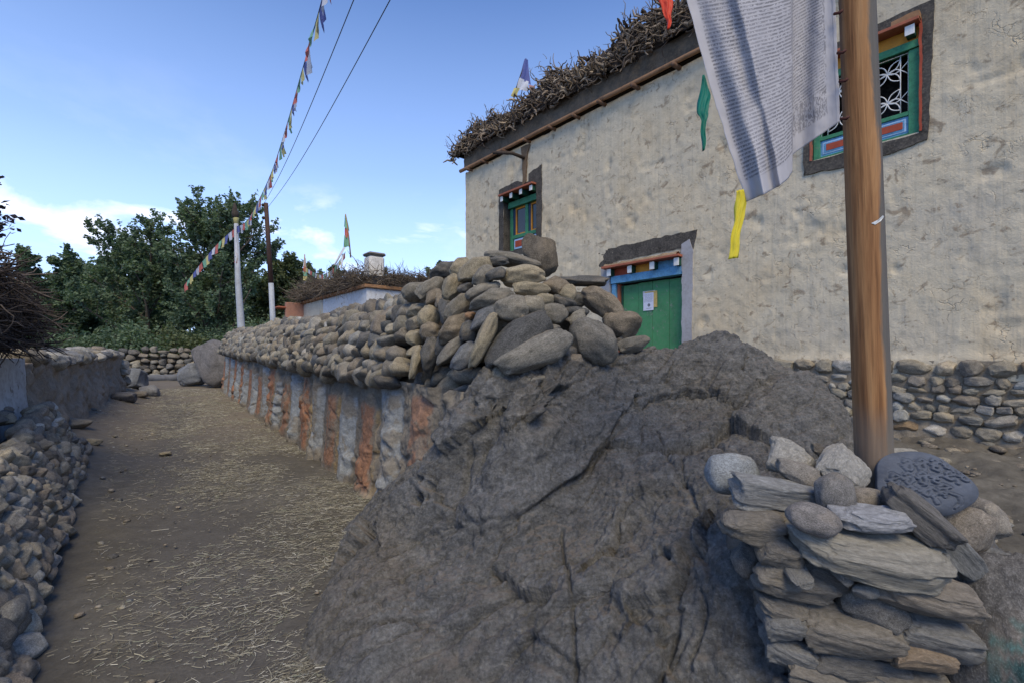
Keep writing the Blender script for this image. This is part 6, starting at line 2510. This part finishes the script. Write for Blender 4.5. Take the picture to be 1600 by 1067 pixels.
def shrub(name, base, rx, ry, h, n, label, mat, leaf=.09, seed=1, cat='shrub', upright=0):
    r = np.random.RandomState(seed)
    T = thing(name, label, cat, base)
    V, Fc, nn_ = [], [], 0
    L_, Tn = [], []
    ns = 46
    for i in range(ns):
        a = r.uniform(0, 6.28)
        q = r.rand() ** .5
        tip = np.array([math.cos(a) * rx * q, math.sin(a) * ry * q, h * (1 - .45 * q * q) * r.uniform(.65, 1.08)])
        st = np.array([math.cos(a) * rx * q * .45, math.sin(a) * ry * q * .45, 0])
        mid = (st + tip) / 2 + np.array([0, 0, h * .12]) + r.normal(size=3) * .1
        pts = np.array([st * (1 - t) ** 2 + 2 * mid * t * (1 - t) + tip * t * t for t in np.linspace(0, 1, 7)])
        v, f = tube_arrays(pts, np.linspace(.035, .008, 7), 4, cap=False)
        V.append(v)
        Fc.extend((np.array(f) + nn_).tolist())
        nn_ += len(v)
        m_ = n // ns
        s_ = r.rand(m_) ** .6
        ki = np.minimum((s_ * 6).astype(int), 5)
        pp = pts[ki] + (pts[ki + 1] - pts[ki]) * (s_ * 6 - ki)[:, None]
        pp = pp + r.normal(size=(m_, 3)) * np.array([rx, ry, h * .6]) * .13
        L_.append(pp)
        Tn.append(np.full(m_, r.rand() * .7) + r.rand(m_) * .3)
    ob('stems', mesh_np('stems', np.vstack(V), np.array(Fc), True), M['bark'], T)
    pos = np.vstack(L_)
    pos[:, 2] = np.maximum(pos[:, 2], .02)
    tn = np.clip(np.concatenate(Tn), 0, 1)
    ob('foliage', leaf_mesh('foliage', pos, leaf, 1.7, 0, None, np.stack([tn] * 3, 1)), mat, T)


def tb(px, d, z=.5):
    return ((px - 800) * d / F, d, z)


GT = 'trees beyond the lane'
tree('walnut_tree', tb(330, 33), 12.6, 6.2, 'tall dark leafy tree behind the flag mast, highest crown in view', M['leaf'], 17, 9, 7, 42, .13, .75, .28, 5, .10, lumps=.13)
tree('walnut_tree', tb(238, 34), 10.6, 5.6, 'dark tree with long upswept sprays left of the tall mast tree', M['leaf'], 15, 9, 6, 42, .13, .55, .24, 9, .10, bias=(-.35, 0), lumps=.14)
tree('young_tree', tb(112, 38), 10.3, 3.6, 'airy tree with feathery top left of the upswept dark tree', M['leaf'], 10, 7, 6, 62, .16, .8, .16, 14, .15, lumps=.14)
tree('young_tree', tb(45, 36), 9.6, 2.2, 'narrow dark tree beside the brush heap', M['leaf'], 8, 6, 6, 60, .16, .9, .14, 17, .2, lumps=.12)
tree('olive_tree', tb(452, 40), 8.8, 5.0, 'olive green bushy tree between the utility pole and the cottage', M['leaf_olive'], 14, 8, 6, 60, .16, .6, .2, 21, .12, lumps=.14)
tree('poplar_tree', tb(497, 44), 10.2, 2.2, 'slim tree rising behind the left end of the cottage roof', M['leaf_olive'], 10, 6, 6, 60, .17, 1.2, .15, 25, .2, lumps=.12)
tree('poplar_tree', tb(516, 46), 10.4, 1.9, 'slim tree nearest left of the cottage chimney', M['leaf_olive'], 10, 6, 6, 55, .17, 1.3, .15, 29, .2, lumps=.12)
tree('willow_tree', tb(597, 42), 9.0, 3.0, 'sparse thin-leaved tree behind the right of the cottage roof', M['leaf_olive'], 9, 6, 5, 26, .13, .9, .14, 33, .3, lumps=.12)
tree('round_tree', tb(668, 44), 10.2, 2.9, 'round dark tree top between the cottage and the tall house', M['leaf'], 11, 8, 6, 70, .17, .6, .2, 37, .25, lumps=.13)
tree('young_tree', tb(165, 42), 9.8, 4.5, 'dim tree filling the gap behind the upswept dark tree', M['leaf'], 12, 8, 6, 70, .19, .5, .18, 41, .1, lumps=.3)
tree('young_tree', tb(395, 44), 7.6, 4.5, 'dim tree filling the gap behind the flag mast', M['leaf'], 12, 8, 6, 70, .19, .5, .18, 43, .1, lumps=.3)
tree('young_tree', tb(-10, 44), 8.0, 4.0, 'dim tree at the far left beyond the brush heap', M['leaf'], 12, 8, 6, 60, .19, .5, .18, 47, .1, lumps=.3)

tree('young_tree', tb(272, 43), 9.6, 6.0, 'dim tree filling the gap between the two tallest dark trees', M['leaf'], 13, 8, 6, 60, .18, .5, .18, 51, .1, lumps=.2)
tree('young_tree', tb(85, 46), 8.8, 5.0, 'dim tree low behind the airy feathery tree', M['leaf'], 12, 8, 6, 60, .18, .5, .18, 53, .1, lumps=.2)
for i, (px, d, rx, ry, h, n, leaf, lab, mt) in enumerate([
        (120, 26.5, 2.6, 1.4, 2.4, 9000, .11, 'low dark green bush behind the mud wall', 'leaf'),
        (200, 26.8, 2.3, 1.3, 2.9, 9000, .11, 'thick bush hanging over the left of the cobble field wall', 'leaf'),
        (262, 29.6, 2.4, 1.3, 3.0, 9000, .11, 'lighter green bush over the middle of the cobble field wall', 'leaf_olive'),
        (330, 31.5, 2.4, 1.3, 3.2, 9000, .12, 'dark bush behind the leaning boulder', 'leaf'),
        (55, 25.0, 2.0, 1.4, 2.9, 8000, .11, 'dark bush just right of the brush heap', 'leaf'),
        (395, 30.0, 2.6, 1.3, 3.4, 8000, .12, 'bush behind the foot of the flag mast', 'leaf'),
        (450, 33.0, 2.8, 1.3, 4.0, 8000, .12, 'olive bush behind the foot of the utility pole', 'leaf_olive')]):
    shrub('bush', tb(px, d), rx, ry, h, n, lab, M[mt], leaf, 60 + i)


# distant belt of trees: reads as one mass
def build_belt():
    n = 34000
    a = RN.uniform(-1.30, -0.02, n)
    d = RN.uniform(55, 75, n)
    x = a * d
    hmax = 4.0 + 2.2 * vn(np.stack([a * 14, a * 0, a * 0], 1), 5) + 1.2 * vn(np.stack([a * 41, a * 0, a * 0], 1), 6)
    z = .3 + RN.rand(n) ** .7 * np.maximum(hmax, 1.5)
    pos = np.stack([x, d, z], 1)
    tn = RN.rand(n) * .6
    me = leaf_mesh('treeline', pos, .42, 1.5, 0, None, np.stack([tn] * 3, 1))
    ob('treeline', me, M['leaf'], kind='stuff', label='distant dim belt of trees behind the lane trees')


build_belt()


# the leafy spray and climbing leaves at the left edge, over the brush heap
def build_edge_tree():
    base = Vector((-8.62, 7.1, -.45))
    T = thing('edge_tree', 'dusky leafed branches reaching in at the left edge above the brush heap', 'tree', tuple(base))
    V, Fc, nn_ = [], [], 0
    L_ = []
    tr = np.array([(0, 0, 0), (.05, 0, 1.2), (0, .1, 2.4), (.1, 0, 3.6), (0, 0, 4.6)])
    v, f = tube_arrays(tr, [.12, .1, .08, .06, .03], 7)
    V.append(v)
    Fc += [tuple(q) for q in f]
    nn_ += len(v)
    for i in range(60):
        z = R.uniform(1.4, 4.4)
        a = R.uniform(-.9, .9) if i % 2 else R.uniform(0, 6.28)
        reach = (1.15 - .12 * abs(z - 2.2)) * R.uniform(.7, 1.1)
        tip = np.array([math.cos(a) * reach, math.sin(a) * reach, z + .4 + R.uniform(-.1, .4)])
        pts = np.array([np.array([0, 0, z - .3]) * (1 - t) + tip * t + np.array([0, 0, .15 * math.sin(t * 3.1)]) for t in np.linspace(0, 1, 7)])
        v, f = tube_arrays(pts, np.linspace(.02, .005, 7), 4)
        V.append(v)
        Fc += [tuple(x + nn_ for x in q) for q in f]
        nn_ += len(v)
        m_ = 46
        s_ = RN.rand(m_) ** .6 * 5.99
        ki = s_.astype(int)
        L_.append(pts[ki] + (pts[ki + 1] - pts[ki]) * (s_ - ki)[:, None] + RN.normal(size=(m_, 3)) * .07)
    ob('trunk', faces_mesh('trunk', np.vstack(V), Fc, True), M['bark'], T)
    pos = np.vstack(L_)
    tn = RN.rand(len(pos))
    ob('crown', leaf_mesh('crown', pos, .07, 1.6, 0, None, np.stack([tn] * 3, 1)), M['leaf_purple'], T)


build_edge_tree()


# ------------------------------------------------------------------ straw, clods and pebbles on the lane
def lane_points(n, seed, d0=2.0, d1=17.0, pw=1.0):
    r = np.random.RandomState(seed)
    out = []
    while len(out) < n:
        d = d0 + (d1 - d0) * r.rand() ** pw
        # between the left walls and the painted wall
        xr = -1.52 - .7355 * (d - 5.5) + (.0 if d > 5.0 else 1.4)
        xl = -2.2 - .797 * (d - 2.4)
        if d > 9:
            xl = -7.9 - .667 * (d - 8.7)
        x = r.uniform(xl, xr)
        out.append((x, d, (x - xl) / (xr - xl)))
    return np.array(out)


def build_straw():
    pts = lane_points(150000, 3, 2.0, 18, 1.5)
    p3 = np.stack([pts[:, 0], pts[:, 1], pts[:, 1] * 0], 1)
    dens = sstep(-.6, .3, fbm(p3 * 1.1, 3, 50)) * (0.16 + .84 * sstep(.14, .6, pts[:, 2] + .08 * vn(p3 * .8, 7))) * (.35 + .65 * sstep(-.3, .2, fbm(p3 * 5, 2, 54)))
    keep = RN.rand(len(pts)) < dens * .95
    pts = pts[keep]
    # thick wisps at the foot of the boulder
    ex = []
    for i in range(2200):
        t = R.random()
        x = -1.25 + 1.5 * t + R.gauss(0, .06)
        y = 2.62 - .32 * t + R.gauss(0, .09) - .1
        ex.append((x, y, 1))
    for i in range(3200):
        t = R.random()
        x = -1.45 - R.random() ** 1.5 * 1.1
        y = 2.6 + 2.6 * t
        ex.append((x + .0, y, 1))
    pts = np.vstack([pts, ex])
    n = len(pts)
    ln = RN.gamma(2.2, .019, n) + .012
    ln = np.minimum(ln, .17)
    ln = np.where(RN.rand(n) < .5, ln * .4, ln)
    far = np.clip(pts[:, 1] / 6, 1, 2.2)
    wd = RN.uniform(.0014, .0034, n) * far ** .7
    a = RN.normal(.5, 1.0, n)
    dirv = np.stack([np.cos(a), np.sin(a), RN.normal(0, .12, n)], 1)
    sd = np.stack([-np.sin(a), np.cos(a), RN.normal(0, .5, n)], 1)
    z = ground_z(pts[:, 0], pts[:, 1]) + .0
    g = np.stack([pts[:, 0], pts[:, 1], pts[:, 0] * 0], 1)
    near = 1 - sstep(15, 30, np.hypot(pts[:, 0], pts[:, 1]))
    ql = (pts[:, 0] - W0.x) * WN.x + (pts[:, 1] - W0.y) * WN.y
    uu = ((pts[:, 0] - W0.x) * WD.x + (pts[:, 1] - W0.y) * WD.y)
    track = np.exp(-((ql - 1.75 - 0.15 * np.sin(uu * .5)) / 0.45) ** 2)
    z = z + (fbm(g * 1.3, 4, 3) * 0.035 + fbm(g * 6, 4, 9) * 0.014 + fbm(g * 21, 2, 29) * .005) * near * (1 - .7 * track) - .02 * track * near
    c = np.stack([pts[:, 0], pts[:, 1], z + .006 + RN.rand(n) * .008 + np.abs(dirv[:, 2]) * ln * .4], 1)
    bend = RN.normal(0, .05, n)[:, None] * sd * ln[:, None]
    h = dirv * ln[:, None] * .5
    w_ = sd * wd[:, None] * .5
    up = np.array([0, 0, 1]) * wd[:, None] * .6
    # a bent strand with a ridge: 3 stations x 3 verts
    V = np.stack([c - h - w_, c - h + up, c - h + w_, c + bend - w_, c + bend + up, c + bend + w_, c + h - w_, c + h + up, c + h + w_], 1).reshape(-1, 3)
    b0 = np.arange(n)[:, None] * 9
    q = [(0, 1, 4, 3), (1, 2, 5, 4), (3, 4, 7, 6), (4, 5, 8, 7)]
    f = np.vstack([b0 + np.array([k]) for k in q])
    base = np.array([[.36, .345, .275], [.27, .255, .20], [.50, .49, .43], [.16, .145, .11], [.26, .28, .21]])
    cc = base[RN.choice(5, n, p=[.25, .27, .12, .28, .08])] * RN.uniform(.6, 1.1, n)[:, None]
    me = mesh_np('straw', V, f, False, np.repeat(cc, 9, axis=0))
    m, t, b = newmat('scattered_straw')
    L(t, N(t, 'ShaderNodeVertexColor', _layer_name='tint').outputs[0], b.inputs['Base Color'])
    b.inputs['Roughness'].default_value = .7
    ob('straw', me, m, kind='stuff', label='pale chopped straw scattered over the lane')


build_straw()


def build_pebbles():
    mass = Mass(COBL)
    r = np.random.RandomState(8)
    pts = lane_points(800, 12, 2.0, 17, 1.3)
    for (x, y, k) in pts:
        s_ = r.gamma(2, .0022) + .003
        if k < .10:
            s_ *= 2.5
        z = gz(x, y)
        m4 = mat4(Vector((x, y, z + s_ * .2)), frame(Vector((r.normal(), r.normal(), 0)), Vector((0, .1, 1))), (s_ * 1.3, s_, s_ * .7))
        mass.add(m4, tone((3, 3, 1, 6, 1, 1)))
    # dirt and stones between the cairn and the house
    for i in range(700):
        x, y = R.uniform(2.0, 7.2), R.uniform(2.2, 8.2)
        s_ = r.gamma(2, .005) + .004
        m4 = mat4(Vector((x, y, gz(x, y) + s_ * .2)), frame(Vector((r.normal(), r.normal(), 0)), Vector((0, .1, 1))), (s_ * 1.3, s_, s_ * .7))
        mass.add(m4, tone((3, 3, 1, 6, 1, 1)))
    for i in range(150):
        x, y = R.uniform(2.2, 6.8), R.uniform(2.4, 7.2)
        s_ = R.uniform(.02, .075)
        m4 = mat4(Vector((x, y, gz(x, y) + s_ * .25)), frame(Vector((r.normal(), r.normal(), 0)), Vector((0, .1, 1))), (s_ * 1.3, s_, s_ * .6))
        mass.add(m4, tone((2, 5, 0, 6, 1, 0)))
    mass.build('gravel', M['stone_far'], label='small pebbles and clods lying on the lane')
    # fallen cobbles at the foot of the walls
    for i, (px, py, w_, c, lab) in enumerate([(395, 625, .12, PALE, 'single pale stone lying on the far lane'), (258, 710, .09, TAN, 'small tan stone on the trodden track'),
                                              (110, 668, .30, GREY, 'flat grey stone on the dirt bank by the mud wall'),
                                              (140, 694, .16, TAN, 'tan stone on the dirt bank above the track')]):
        # find the ground under that pixel
        d = 3.0
        for k in range(400):
            p = P(px, py, d)
            if p.z <= gz(p.x, p.y):
                break
            d += .04
        o = ob('lane_stone', COBH[i], None, None, mw=mat4(Vector((p.x, p.y, gz(p.x, p.y) + w_ * .15)), frame(Vector((1, .3, .1)), Vector((0, .1, 1))), (w_, w_ * .7, w_ * .4)), color=c)
        tag(o, lab, 'stone')


build_pebbles()
